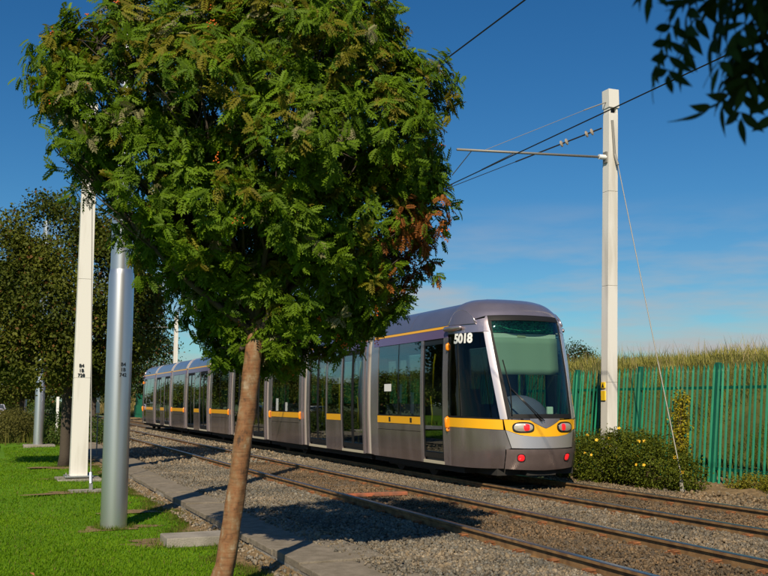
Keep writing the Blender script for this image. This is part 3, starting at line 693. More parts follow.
MB().tube([(8.95, 17.18, 6.62), (9.05, 18.3, 6.36)], .010, 6).tube([(9.9, 17.12, 6.64), (9.34, 17.5, 6.33)], .010, 6).build('registration_rod', 'galv_thin', RM)
MB().box(11.912, 11.95, 16.98, 17.12, 1.52, 1.72).build('warning_plate', 'signy', RM); MB().box(11.9145, 11.952, 16.99, 17.11, 1.78, 1.90).build('warning_plate', 'signy', RM)
MB().add([(11.913, 17.05-.045, 1.79), (11.913, 17.05+.045, 1.79), (11.913, 17.05, 1.885)], [(0,1,2)]).build('warning_triangle', 'black', RM)
SW = thing('stay_wire', (11.6, 14.25, -.15), 'steel stay wire slanting from the tall mast down to the verge beside the far rail', 'stay wire')
MB().tube([(11.6, 14.25, .12), (12.28, 16.8, 6.55)], .010, 6).build('cable', 'galv_thin', SW)
MB().tube([(11.59, 14.2, -.18), (11.6, 14.25, -.05), (11.62, 14.31, .16)], [.05, .045, .02], 8).build('anchor_clevis', 'concrete', SW)
MB().tube([(12.28, 16.8, 6.55), (12.25, 16.87, 6.8), (12.22, 16.88, 7.55)], .03, 8).build('strain_rod', 'galv_thin', SW)
PO = thing('pull_off_wire', (12.2, 17.0, 7.3), 'pull-off wire with ribbed insulators slung from the tall mast to the contact wire', 'wire')
a, b_ = Vector((12.1, 17.1, 7.42)), Vector((9.32, 21.2, 6.33)); d = b_-a
MB().tube([a, a+d*.42], .016, 6).tube([a+d*.42, b_], .008, 6).build('cable', 'wire', PO)
for k_, f_ in enumerate((.045, .07, .165, .19)):
    p = a+d*f_; dn = d.normalized(); MB().tube([p-dn*.03, p-dn*.01, p+dn*.01, p+dn*.03], [.025, .075, .075, .025], 14).build('insulator', 'insul', PO, smooth='auto')
def sag(x0, z0, x1=None, y0=-40, y1=140, n=36, s=.0):
    return [(x0+((x1 or x0)-x0)*i/n, y0+(y1-y0)*i/n, z0+s*math.sin(i*.7)) for i in range(n+1)]
tag(MB().tube(sag(9.32, 6.31), .011, 6).build('contact_wire', 'wire'), 'black contact wire passing in front of the tall mast above the tram', 'wire')
tag(MB().tube(sag(5.82, 6.36), .0105, 6).build('contact_wire', 'wire'), 'black contact wire above the empty track, vanishing behind the big tree', 'wire')
# far mast
FM = boxmast('far_mast', (12.0, 68.5, -.15), (12.0, 68.5, 7.75), .30, .26, 'slim far-off mast rising behind the rear of the tram')
MB().tube([(11.9, 68.5, 6.7), (8.6, 68.5, 6.6)], .035, 8).build('bracket_arm', 'galv_thin', FM)
# marker posts beyond the track
def marker(x, y, h_, w, mat, label, sign=False):
    t = thing('marker_post', (x, y, -.16), label, 'post')
    MB().box(x-w/2, x+w/2, y-.03, y+.03, -.16+ (h_-.55 if sign else 0), h_).build('plate', mat, t, bevel=.004)
    if sign: MB().tube([(x, y, -.16), (x, y, h_)], .02, 6).build('post', 'galv_thin', t)
    return t
marker(3.0, 30.0, 1.86, .10, 'white', 'narrow white plate on a thin post behind the white mast stay', True)
t = marker(3.26, 30.4, 2.22, .07, 'white', 'white strip sign with yellow diamonds behind the thick silver pole', True)
[MB().box(3.15, 3.224, 30.36, 30.4, z_, z_+.15).build('yellow_mark', 'signy', t) for z_ in (1.66, 1.88)]
marker(2.9, 47, 1.7, .12, 'white', 'thin white marker post in the grass beyond the short silver pole')
marker(3.6, 43, 1.5, .10, 'white', 'small white marker post between the white mast and the hedge')
tag(MB().box(1.98, 2.72, 11.55, 12.05, -.2, -.085).build('concrete_block', 'concrete', loc=Vector((2.35, 11.8, -.17)), bevel=.012), 'flat concrete slab lying on the lawn next to the big tree trunk', 'slab')

# ------------------------------------------------------------ palisade fence
FX = 13.1; FT = .11                      # base line, lean per metre of height
FE = thing('palisade_fence', (FX, 30, -.08), 'green steel palisade fence with pointed pales in front of the grassy bank', 'fence')
FL = ROOTLOC[FE.name]
hp = 2.28; w = .028
vs = []
prof = [(-w, .0), (-w*.45, -.016), (0, -.006), (w*.45, -.016), (w, .0)]
for z in (0, hp-.09): vs += [(p[1], p[0], z) for p in prof]
vs += [(prof[0][1], -w*.9, hp-.02), (-.006, 0, hp+.06), (prof[4][1], w*.9, hp-.02)]
fs = [(i, i+1, 6+i, 5+i) for i in range(4)] + [(5, 6, 10), (6, 7, 11, 10), (7, 8, 12, 11), (8, 9, 12)]
vb = [(x+.007, y, z) for x, y, z in vs]; k_ = len(vs); fs += [tuple(k_+i for i in reversed(f)) for f in fs]
pale = MB().add(vs+vb, fs).build('pale', 'green', FE, loc=Vector((0,0,0)))
me = pale.data
bm = bmesh.new()  # closed pale
nv = vs+vb; bvs = [bm.verts.new(v) for v in nv]
for f in fs: bm.faces.new([bvs[i] for i in f])
ring = [0,1,2,3,4,9,12,11,10,5]
for a, c in zip(ring, ring[1:]+ring[:1]): bm.faces.new([bvs[c], bvs[a], bvs[k_+a], bvs[k_+c]])
bmesh.ops.recalc_face_normals(bm, faces=bm.faces); bm.to_mesh(me); bm.free()
lean = math.atan(FT)
posts = [15.2+2.48*i for i in range(-2, 34)]
pitch = 2.48/17; yy = posts[0]+pitch/2; cnt = 0; farP = []
while yy < posts[-1]:
    if min(abs(yy-p) for p in posts) > .05:
        if cnt < 290:
            lc = (-.035+random.uniform(-.004,.004), yy-30, random.uniform(-.012,.012)); rt = (random.uniform(-.008,.008), lean, random.uniform(-.12,.12))
            if cnt == 0: pale.location = lc; pale.rotation_euler = rt
            else: copy_at(pale, lc, FE, rt)
            cnt += 1
        else: farP.append(yy)
    yy += pitch
mb = MB()
for q in farP: mb.box(FX+.0, FX+.02, q-w, q+w, -.08, 1.1).box(FX+.11, FX+.13, q-w, q+w, 1.1, 2.22)
stuff(mb.build('far_pales', 'green', FE))
for zz in (.28, 1.85):
    for a, c in zip(posts, posts[1:]):
        x = FX+zz*FT; MB().box(x+.005, x+.045, a+.03, c-.03, zz-.08-.03, zz-.08+.03).build('cross_rail', 'green_post', FE)
pm = MB().box(-.045, .045, -.055, .055, -.3, 2.36).build('post', 'green_post', FE, loc=Vector((0,0,0)), bevel=.01)
for i, q in enumerate(posts):
    lc = (.02, q-30, 0)
    if i == 0: pm.location = lc; pm.rotation_euler = (0, lean, 0)
    else: copy_at(pm, lc, FE, (0, lean, 0))

# ------------------------------------------------------------ vegetation
def compound(npair=6):
    V = []; F = []
    def leaflet(base, d, ln, wd):
        d = np.array(d)/np.linalg.norm(d); sd = np.array([d[1], -d[0], 0]); o = len(V)
        b0 = np.array(base); V.extend([b0, b0+d*ln*.45+sd*wd+np.array([0,0,.015]), b0+d*ln+np.array([0,0,-.05]), b0+d*ln*.45-sd*wd+np.array([0,0,.015])]); F.append((o, o+1, o+2, o+3))
    for i in range(npair):
        t = .2+.68*i/(npair-1); zc = -.40*t*t; ln = .36*(1-.25*abs(t-.5))
        for s in (-1, 1): leaflet((0, t, zc), (s*.85, .55, -.30), ln, .098)
    leaflet((0, .93, -.36), (0, 1, -.4), .34, .095)
    o = len(V); V.extend([np.array([-.012,0,0]), np.array([.012,0,0]), np.array([.008,.93,-.36]), np.array([-.008,.93,-.36])]); F.append((o, o+1, o+2, o+3))
    return np.array(V), F
CT, CF = compound(5)
QT = np.array([(0,0,0), (.32,.45,.06), (0,1,-.08), (-.32,.45,.06)]); QF = [(0,1,2,3)]
RV = np.array([math.cos(YAW), -math.sin(YAW), 0]); FV = np.array([math.sin(YAW), math.cos(YAW), 0])
def lobes_points(lobes, dens, shell=.5, inner_keep=.25):
    Ps = []; Ds = []
    for (c, r) in lobes:
        c = np.array(c); r = np.array(r); n = int(dens*(r[0]*r[1]+r[1]*r[2]+r[0]*r[2])*4.2/1)
        d = unit(rng.normal(size=(n, 3))); rad = (shell**3+(1-shell**3)*rng.random(n))**(1/3)
        rad *= 1+.10*np.sin(d[:,0]*7+d[:,2]*5+c[0]*9)+.07*np.sin(d[:,1]*11+d[:,2]*9)
        p = c+d*rad[:, None]*r; keep = np.ones(n, bool)
        for (c2, r2) in lobes:
            q_ = np.linalg.norm((p-np.array(c2))/np.array(r2), axis=1); keep &= (q_ > .62) | (rng.random(n) < inner_keep)
        Ps.append(p[keep]); Ds.append(d[keep])
    return np.concatenate(Ps), np.concatenate(Ds)
def curve(a, b_, sagv, n=6):
    a, b_ = Vector(a), Vector(b_); return [a.lerp(b_, i/n)+Vector(sagv)*math.sin(math.pi*i/n) for i in range(n+1)]

# the rowan by the slab path
TB = np.array([1.93, 8.72, GL])
RT = thing('rowan_tree', TB, 'big leaning rowan tree with feathery green leaves and orange berries on the lawn edge', 'tree')
def W(px, py, dep):     # place in the tree's own broadside plane: metres right, up, away from the trunk foot
    u = (px-222)/112.; z = 1.5+(401-py)/109.; b0 = np.array([2.02, 8.62, 0])
    return b0+RV*u+FV*dep+np.array([0,0,z])
fork = W(243, 352, .05)
tp = [TB+np.array([-.05,-.03,-.1]), TB, W(219, 560, 0), W(227, 500, .02), W(234, 440, .03), W(239, 395, .04), fork, W(249, 300, .08), W(250, 230, .1)]
def smooth_path(pts, n=8):
    P_ = [Vector(p) for p in pts]; out_ = []
    for i in range(len(P_)-1):
        a_, b_, c_, d_ = P_[max(i-1,0)], P_[i], P_[i+1], P_[min(i+2,len(P_)-1)]
        for k in range(n):
            t = k/n; out_.append(.5*((2*b_)+(c_-a_)*t+(2*a_-5*b_+4*c_-d_)*t*t+(3*b_-a_-3*c_+d_)*t**3))
    return out_+[P_[-1]]
tr_ = MB(); sp_ = smooth_path(tp, 9); rw = np.interp(np.linspace(0,8,len(sp_)), range(9), [.14,.106,.088,.084,.081,.079,.078,.06,.03])
tr_.tube(sp_, list(rw), 26)
for i_, v_ in enumerate(tr_.v):      # uneven bark relief, knots and a slight fluting
    k_, j_ = divmod(i_, 26); c_ = sp_[min(k_, len(sp_)-1)]; d_ = Vector(v_)-c_; a_ = 2*math.pi*j_/26
    q_ = 1+.035*math.sin(3*a_+k_*.13)+.03*math.sin(k_*.9+2*a_)+.025*math.sin(5*a_-k_*.5)+random.uniform(-.018,.018)
    for kk, ak, hgt in ((17, 4.2, .16), (27, 5.6, .13), (38, 3.4, .18)): q_ += hgt*math.exp(-((k_-kk)/1.5)**2-((math.atan2(math.sin(a_-ak), math.cos(a_-ak)))/.35)**2)
    tr_.v[i_] = tuple(c_+d_*q_)
tr_.build('trunk', 'bark', RT, smooth=True)
LB = [(240,85,1.0,.95,.0), (322,100,.86,.85,-.1), (385,130,.48,.68,-.05), (330,45,.62,.42,.2), (130,75,.80,.72,-.35), (92,135,.48,.50,-.5), (150,175,.72,.62,-.3),
      (255,195,.98,.82,.1), (362,215,.56,.66,.0), (300,275,.78,.62,.4), (205,262,.60,.55,.25), (238,325,.46,.36,.45), (170,25,.75,.45,-.1), (345,285,.46,.36,.45), (392,250,.38,.42,.25), (318,322,.42,.28,.5), (188,292,.34,.32,.4), (262,345,.34,.22,.5), (145,250,.40,.40,.1), (235,-45,.85,.5,.0), (330,0,.6,.45,0), (300,60,.7,.6,-.6), (200,110,.7,.6,-.7), (290,160,.75,.55,-.65), (370,140,.5,.5,-.5), (55,80,.34,.42,-.4), (240,290,.55,.40,.25), (300,310,.50,.34,.35), (270,335,.40,.26,.35), (215,340,.30,.22,.3), (300,230,.6,.5,-.25), (200,215,.55,.5,-.4), (408,90,.40,.45,0), (425,205,.22,.35,0), (255,20,.8,.5,.3), (90,55,.42,.36,-.45), (402,165,.34,.42,0), (78,165,.34,.34,-.5)]
lob = [(W(x, y_, d), (rx, rx*1.0, rz)) for x, y_, rx, rz, d in LB]
rr = random.Random(3)
mb = MB(); tw_ = MB()
for (c, r) in lob:
    st = fork + (np.array(tp[7])-fork)*rr.uniform(.1,1.0)
    cv = curve(st, c, (rr.uniform(-.1,.1), rr.uniform(-.1,.1), -.12), 6); mb.tube(cv, list(np.linspace(.036, .010, 7)), 8)
    for k_ in range(14):
        d = unit(rng.normal(size=3)); e_ = np.array(c)+d*np.array(r)*.8; s_ = cv[rr.randint(3, 6)]
        tw_.tube(curve(s_, e_, (rr.uniform(-.06,.06), rr.uniform(-.06,.06), rr.uniform(-.06,.06)), 4), [.009, .007, .006, .004, .003], 5)
mb.build('limbs', 'wood', RT, smooth=True); stuff(tw_.build('twigs', 'wood', RT, smooth=True))
P, D = lobes_points(lob, 68, .42, .2)
nm_ = np.sin(P[:,0]*5.1+P[:,2]*4.3)+np.sin(P[:,1]*5.7-P[:,2]*3.9+1)+np.sin(P[:,0]*9+P[:,2]*8+2)*.6
sel = nm_ > -.95; P, D = P[sel], D[sel]
nl = 8; P2 = np.repeat(P, nl, 0); D2 = np.repeat(D, nl, 0); n = len(P2)
tw = unit(D2+np.array([0,0,.25])+rng.normal(size=(n,3))*.25)
rad = rng.normal(size=(n,3)); rad = unit(rad-tw*np.sum(rad*tw,-1,keepdims=True))
al = unit(rad*.9+tw*.5+np.array([0,0,-.40])); nn_ = unit(tw*.9+np.array([-.15,-.35,.5])+rng.normal(size=(n,3))*.3)
P2 = P2+tw*rng.uniform(-.05,.07,(n,1))
sz = rng.uniform(.075,.128,n)
clv = np.repeat(rng.random(len(P)), nl); v = rng.random(n)
g1, g2, g3 = np.array([.038,.082,.004]), np.array([.125,.205,.008]), np.array([.20,.115,.015])
tint = g1+(g2-g1)*(v*.6+clv*.4)[:,None]
up = ((P2[:,2]-3.6)/2).clip(0,1); bz = (np.repeat(rng.random(len(P)), nl) < .08+.42*up)
tint = np.where(bz[:,None], tint*.5+g3*.5, tint)
wc = W(412, 240, 0); dist = np.linalg.norm((P2-wc)*np.array([1,.5,1]), axis=1); wi = (rng.random(n) < (1.1-dist/.52).clip(0,.85))
tint = np.where(wi[:,None], np.array([.24,.085,.018])*(.6+.7*rng.random((n,1))), tint)
pale_ = np.repeat(rng.random(len(P)) > .965, nl); tint = np.where(pale_[:,None], np.array([.20,.19,.09]), tint)
tint = tint*rng.uniform(.8,1.2,(n,1))
print('rowan leaves', n)
stuff(scatter('crown', CT, CF, P2, al, nn_, sz, tint, 'leaf', RT))
# berries
bsel = rng.choice(len(P), 110, replace=False); bp_ = []
for i_ in bsel:
    for k_ in range(11): bp_.append(P[i_]+D[i_]*.09+rng.normal(size=3)*.022)
bp_ = np.array(bp_); OT = np.array([(1,0,0),(-1,0,0),(0,1,0),(0,-1,0),(0,0,1),(0,0,-1)],float); OF = [(0,2,4),(2,1,4),(1,3,4),(3,0,4),(2,0,5),(1,2,5),(3,1,5),(0,3,5)]
n = len(bp_); stuff(scatter('berries', OT, OF, bp_, np.tile([0,1.,0],(n,1)), np.tile([0,0,1.],(n,1)), np.full(n,.0085), np.tile([.6,.13,.01],(n,1)), 'berry', RT))

# the rowan beside the camera whose lowest twigs hang into view
NT = thing('rowan_tree', (1.25, -1.0, GL), 'shaded rowan whose dark feathery twigs hang down in front of the sky', 'tree')
mb = MB(); mb.tube([(1.25,-1.0,GL-.1),(1.24,-1.0,.6),(1.2,-.95,1.5),(1.15,-.9,2.4)], [.15,.13,.115,.10], 14); mb.build('trunk', 'bark', NT, smooth=True)
nlob = [((.9,-.2,3.7),(1.0,.9,.8)), ((1.7,-.5,3.7),(.9,.9,.8)), ((.4,-.9,3.6),(.9,.8,.7)), ((1.1,.35,3.35),(.8,.65,.55)), ((1.3,-1.0,4.3),(1.1,1.1,.7)), ((1.75,.35,3.3),(.6,.6,.5))]
mb = MB()
for c, r in nlob: mb.tube(curve((1.15,-.9,2.35), c, (0,0,.1), 6), list(np.linspace(.06,.02,7)), 8)
SH = np.array([.014,-.006,.045])
limb = [(1.15,-.9,2.35),(1.25,-.2,2.72),(1.36,.5,2.62),(1.36,.95,2.43),(1.28,1.22,2.23)]
mb.tube(limb, [.05,.03,.018,.010,.006], 8)
tws = [[(1.36,.95,2.43),(1.22,1.15,2.30),(1.08,1.25,2.19)], [(1.32,1.1,2.32),(1.15,1.22,2.20),(1.03,1.27,2.11)], [(1.28,1.22,2.23),(1.2,1.24,2.12),(1.16,1.24,2.06)],
       [(1.36,.95,2.43),(1.26,1.15,2.24),(1.24,1.20,2.14)], [(1.3,1.16,2.28),(1.2,1.2,2.2),(1.11,1.2,2.14)], [(1.34,1.0,2.4),(1.3,1.2,2.2),(1.22,1.26,2.05)], [(1.25,.9,2.5),(1.05,1.15,2.3),(.99,1.22,2.23)], [(1.34,1.0,2.4),(1.24,1.15,2.26),(1.18,1.2,2.16)], [(1.34,1.0,2.4),(1.28,1.15,2.22),(1.21,1.19,2.10)], [(1.36,.95,2.43),(1.22,1.15,2.2),(1.13,1.22,2.07)], [(1.36,.95,2.43),(1.3,1.1,2.3),(1.24,1.15,2.2)], [(1.3,1.1,2.35),(1.2,1.17,2.26),(1.12,1.2,2.2)]]
tws = [[tuple(np.array(p_)+SH*f_) for p_, f_ in zip(t_, (0,.7,1.3))] for t_ in tws]
for t_ in tws: mb.tube(t_, [.006,.004,.002], 5)
mb.build('branches', 'wood', NT, smooth=True)
P, D = lobes_points(nlob, 60, .3, .6)
nl = 6; P2 = np.repeat(P, nl, 0); n = len(P2); D2 = np.repeat(D, nl, 0); rad = unit(rng.normal(size=(n,3))); al = unit(rad+D2*.4+np.array([0,0,-.35])); nn_ = unit(np.array([0,0,1.])+rng.normal(size=(n,3))*.35)
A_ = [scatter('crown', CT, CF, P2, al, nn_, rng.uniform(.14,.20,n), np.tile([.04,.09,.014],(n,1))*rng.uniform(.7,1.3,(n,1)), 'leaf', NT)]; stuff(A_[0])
# hanging sprays: finer leaflets, several leaves per twig
LT, LF = [], []
def smoothleaf(base, d, ln, wd):
    d = np.array(d, float); d /= np.linalg.norm(d); sd = np.array([d[1],-d[0],0]); o = len(LT); b0 = np.array(base, float)
    ws = [0,.6,.95,1,.8,.45,0]; k = len(ws); col = []
    for i_, w_ in enumerate(ws):
        t_ = i_/(k-1); c_ = b0+d*ln*t_+np.array([0,0,-.12*t_*t_*ln*3])
        LT.extend([c_+sd*wd*w_, c_+np.array([0,0,-.01]), c_-sd*wd*w_])
    for i_ in range(k-1):
        a_ = o+i_*3; LF.append((a_, a_+1, a_+4, a_+3)); LF.append((a_+1, a_+2, a_+5, a_+4))
for i_ in range(4):
    t_ = .22+.64*i_/3
    for s_ in (-1, 1): smoothleaf((0,t_,-.3*t_*t_), (s_*.8,.6,-.25), .37*(1-.2*abs(t_-.5)), .062)
smoothleaf((0,.93,-.27), (0,1,-.45), .36, .06)
pp, aa = [], []
for t_ in tws:
    for f_ in (.25,.5,.72,.9,1.0):
        i_ = min(int(f_*2), 1); q0, q1 = np.array(t_[i_]), np.array(t_[i_+1]); b0 = q0+(q1-q0)*(f_*2-i_)
        for k_ in range(1): pp.append(b0); aa.append(unit((np.array(t_[2])-np.array(t_[0]))*1.2+rng.normal(size=3)*.26+np.array([0,0,-.22])))
pp, aa = np.array(pp), np.array(aa); n = len(pp)
stuff(scatter('hanging_leaves', np.array(LT), LF, pp, aa, unit(np.array([0,0,1.])+rng.normal(size=(n,3))*.5), rng.uniform(.12,.155,n), np.tile([.025,.045,.010],(n,1))*rng.uniform(.7,1.3,(n,1)), 'leaf', NT))  # tint darker than this tree's crown: shade put into the leaf colour

# broad-leaved background trees
def bgtree(name, base, lobes, label, leaf=.12, dens=60, cols=((.035,.055,.012),(.075,.085,.02)), trunk_r=.14, group=None, nl=7, brown=.1):
    base = np.array(base, float); t = thing(name, base, label, 'tree', group)
    L_ = [(base+np.array(c), r) for c, r in lobes]
    cz = base+np.array([0,0,max(1.2, min(c[2]-r[2] for c, r in lobes)+.5)])
    MB().tube([base+np.array([0,0,-.1]), base+np.array([.02,0,.3]), cz, cz+np.array([0,0,.3*(max(c[2]+r[2] for c, r in lobes)+base[2]-cz[2])])], [trunk_r*1.35, trunk_r, trunk_r*.8, trunk_r*.5], 10).build('trunk', 'wood', t, smooth=True)
    mb = MB()
    for c, r in L_:
        cv = curve(cz, c, (0,0,-.1), 5); mb.tube(cv, list(np.linspace(trunk_r*.5, .02, 6)), 6)
    mb.build('branches', 'wood', t, smooth=True)
    P, D = lobes_points(L_, dens, .5, .25)
    nm_ = np.sin(P[:,0]*3.1+P[:,2]*3.3)+np.sin(P[:,1]*3.7-P[:,2]*2.9+1)+np.sin(P[:,0]*7+P[:,2]*6+2)*.6
    P, D = P[nm_ > -.8], D[nm_ > -.8]
    P2 = np.repeat(P, nl, 0)+rng.normal(size=(len(P)*nl,3))*leaf*1.3; n = len(P2); D2 = np.repeat(D, nl, 0)
    al = unit(rng.normal(size=(n,3))+D2*.5+np.array([0,0,-.4])); nn_ = unit(D2*.6+np.array([0,0,.8])+rng.normal(size=(n,3))*.5)
    c0, c1 = np.array(cols[0]), np.array(cols[1]); cl = np.repeat(rng.random(len(P)), nl)
    fld = .5+.25*np.sin(P2[:,0]*2.7+P2[:,2]*2.1)+.25*np.sin(P2[:,1]*3.1-P2[:,2]*3.3+2); tint = c0+(c1-c0)*(.3*cl+.3*rng.random(n)+.5*fld)[:,None]; br = rng.random(n) < brown; tint = np.where(br[:,None], np.array([.13,.065,.02]), tint)
    stuff(scatter('crown', QT, QF, P2, al, nn_, rng.uniform(.7,1.3,n)*leaf, tint, 'leaf', t)); return t
DK = ((.024,.044,.006),(.115,.125,.016))  # lighter end raised so leaf clumps look sunlit: light put into the colour
bgtree('broadleaf_tree', (1.85, 26.6, GL), [((.3,0,4.6),(2.1,1.9,1.8)),((-.9,.3,4.2),(1.7,1.6,1.6)),((1.0,-.2,3.7),(1.4,1.4,1.2)),((-.4,.3,6.2),(1.4,1.3,1.0)),((-.6,-.5,2.9),(1.6,1.1,.9)),((1.6,.2,4.7),(.9,.9,1.0)),((.6,.5,2.6),(1.2,1.0,.7)),((-1.9,.2,5.4),(1.0,1.0,.8)),((-2.0,.2,3.2),(1.2,1.1,.9)),((1.0,.1,6.0),(.9,.9,.7))], 'dark broad-leaved tree rising directly behind the white mast on the lawn', .095, 95, DK, brown=.05)
bgtree('broadleaf_tree', (1.6, 56, GL), [((0,0,5.6),(2.6,2.4,2.4)),((1.6,.2,4.2),(1.9,1.8,1.7)),((-1.4,.3,4.2),(2.0,1.9,1.7)),((.2,0,7.8),(1.7,1.7,1.3)),((.9,-.3,2.8),(1.8,1.4,.9)),((-1.0,-.3,2.6),(1.8,1.4,.8))], 'tall broad-leaved tree behind the hedge, farther along the lawn', .14, 45, DK, brown=.05)
cf = bgtree('conifer_tree', (12.6, 84, -.1), [((0,0,8.0),(1.2,1.2,1.5)),((.9,0,6.3),(1.5,1.3,.8)),((-1.0,0,6.6),(1.5,1.3,.9)),((.1,0,4.6),(2.3,1.9,1.2)),((-1.2,0,3.2),(1.9,1.5,1.0)),((1.5,0,3.4),(1.4,1.4,.9)),((-1.9,0,4.9),(.9,1,.6))], 'ragged evergreen tree beyond the rear end of the tram', .22, 16, ((.02,.045,.012),(.05,.08,.02)), .22)
bgtree('broadleaf_tree', (9.2, 96, -.1), [((0,0,5),(3.2,3,2.6)),((-2.4,0,4),(2.4,2.4,2.1)),((2.4,0,3.6),(2.2,2.2,1.8))], 'pale green tree standing behind the ragged evergreen at the line end', .26, 10, ((.05,.085,.018),(.09,.13,.03)), .25)
bgtree('bank_tree', (26, 40, .4), [((.3,0,3.35),(.8,.7,.55)),((-.4,.2,3.1),(.6,.5,.4)),((.9,0,3.2),(.6,.6,.45))], 'small dark tree peeking over the crest of the grassy bank', .09, 60, ((.025,.045,.012),(.05,.075,.018)), .1)
# trees along the road, mirrored in the tram windows
rt = bgtree('roadside_tree', (-9, 62, -.25), [((0,0,3.0),(2.6,2.5,1.4)),((-1.6,.4,2.5),(2.0,1.9,1.1)),((1.6,.2,2.4),(2.0,1.9,1.0)),((.2,0,4.0),(1.7,1.7,.8))], 'rounded roadside tree along the road left of the lawn', .2, 18, ((.06,.095,.012),(.13,.16,.022)), .18, 'trees along the road beside the tram line')
for x, y, s_ in ((-7.5,74,1.1),(-11,88,.95),(-8,104,1.2),(-14,48,1.0),(-16,70,1.3),(-22,95,1.5),(-6,125,1.2),(0.5,128,1.0),(4,122,.9),(-14,135,1.4)):
    copy_tree(rt, (x, y, -.25), 'rounded roadside tree along the road left of the lawn', random.uniform(0,6), (s_, s_, s_*random.uniform(.7,1.0)))
# shrubs
def shrub(base, lobes, label, cols, leaf, dens, flowers=0, nl=6, name='shrub'):
    base = np.array(base, float); t = thing(name, base, label, 'shrub'); L_ = [(base+np.array(c), r) for c, r in lobes]
    mb = MB()
    for c, r in L_:
        for k_ in range(5): mb.tube(curve(base+rng.normal(size=3)*np.array([.1,.1,0]), np.array(c)+rng.normal(size=3)*np.array(r)*.4, (0,0,.05), 4), [.012,.01,.008,.006,.004], 5)
    mb.build('stems', 'stem', t)
    P, D = lobes_points(L_, dens, .55, .25); ok = P[:,2] > base[2]-.02; P, D = P[ok], D[ok]
    P2 = np.repeat(P, nl, 0)+rng.normal(size=(len(P)*nl,3))*leaf*1.2; n = len(P2); D2 = np.repeat(D, nl, 0)
    c0, c1 = np.array(cols[0]), np.array(cols[1]); cl = np.repeat(rng.random(len(P)), nl)
    tint = c0+(c1-c0)*(.6*cl+.4*rng.random(n))[:,None]
    stuff(scatter('foliage', QT, QF, P2, unit(rng.normal(size=(n,3))+D2*.7), unit(D2*.7+np.array([0,0,.7])+rng.normal(size=(n,3))*.4), rng.uniform(.7,1.3,n)*leaf, tint, 'leaf', t))
    if flowers:
        fm = MB(); vs = [(0,0,.012)]; fs = []
        for j in range(5):
            a = 2*math.pi*j/5; c_, s_ = math.cos(a), math.sin(a); ax = lambda r_, da: (r_*math.cos(a+da), r_*math.sin(a+da), .004+.01*r_/.04)
            o_ = len(vs); vs += [ax(.022,-.5), ax(.042,-.25), ax(.042,.25), ax(.022,.5)]; fs.append((0, o_, o_+1, o_+2, o_+3))
        f0 = fm.add(vs, fs).build('flower', 'petal', t, loc=Vector((0,0,0)))
        cand = [i_ for i_ in range(len(P)) if D[i_][1] < .1 and D[i_][2] > -.3]; random.shuffle(cand)
        for k_, i_ in enumerate(cand[:flowers]):
            p = P[i_]+D[i_]*.07-base; q_ = Vector((D[i_]+np.array([-.3,-.8,.3]))).to_track_quat('Z','Y').to_euler(); o_ = f0 if k_ == 0 else copy_at(f0, p, t); o_.location = p; o_.rotation_euler = q_; o_.scale = (random.uniform(.6,.95),)*3
    return t
HY = ((.026,.045,.005),(.14,.16,.014))  # dark end lowered to put the shaded shrub interior into leaf colour
shrub((11.7, 15.6, -.14), [((0,-.6,.40),(.5,.75,.48)),((.05,.3,.52),(.6,.70,.56)),((-.1,1.1,.46),(.55,.75,.55)),((.1,-1.15,.28),(.4,.42,.36)),((.0,.75,.7),(.35,.35,.36)),((.05,-.15,.68),(.35,.35,.34))], 'low leafy shrub dotted with yellow flowers around the foot of the tall mast', HY, .042, 330, 20)
shrub((11.75, 17.9, -.14), [((0,0,.45),(.55,.8,.55)),((-.1,.9,.5),(.55,.8,.55))], 'leafy shrub with a few yellow flowers right beside the tram front', HY, .042, 250, 9)
shrub((12.85, 13.7, -.1), [((0,0,.12),(.18,.42,.18)),((-.1,-.6,.10),(.16,.4,.15)),((-.05,.5,.06),(.12,.25,.1))], 'low yellow-green weed clump at the foot of the green fence', ((.10,.12,.015),(.28,.23,.02)), .035, 500)
shrub((13.0, 16.0, -.1), [((0,0,.25),(.12,.20,.35)),((.05,.03,.75),(.12,.15,.32)),((.1,.06,1.2),(.10,.15,.30)),((.14,.07,1.62),(.08,.11,.24)),((.0,.1,.0),(.15,.25,.15))], 'tall yellow-green climbing plant growing up the fence pales', ((.13,.14,.012),(.42,.33,.02)), .055, 260, name='climbing_plant')
LG = ((.035,.07,.012),(.08,.12,.02))
shrub((2.55, 39.2, -.2), [((0,0,.5),(.9,1.2,.75)),((1.1,.3,.4),(.9,1.1,.65)),((1.9,.8,.35),(.7,.9,.55))], 'dense green low hedge bush right of the short silver pole', LG, .07, 90)
shrub((.75, 42.5, -.2), [((0,0,.5),(.7,1.2,.6)),((.5,1.5,.6),(.8,1.6,.75))], 'rough olive bush between the footpath and the short silver pole', ((.06,.065,.014),(.12,.11,.025)), .08, 80)
shrub((.7, 50, -.2), [((0,0,.4),(.6,2.2,.75)),((.2,4,.4),(.6,2.2,.8)),((.4,8,.5),(.6,2.2,.9))], 'tall weedy thicket along the far stretch of the footpath', ((.07,.075,.016),(.14,.12,.03)), .10, 30)
shrub((4.4, 62, -.2), [((0,0,.6),(1.2,2,1.1)),((-1.2,2,.7),(1.2,2,1.2))], 'green bush growing beside the rails beyond the white mast', LG, .10, 30)
shrub((10.9, 63, -.2), [((0,0,.8),(.8,1.3,1.2)),((.4,1.5,.9),(.9,1.3,1.3))], 'bright green bush by the fence behind the rear of the tram', ((.06,.10,.015),(.10,.16,.02)), .10, 36)

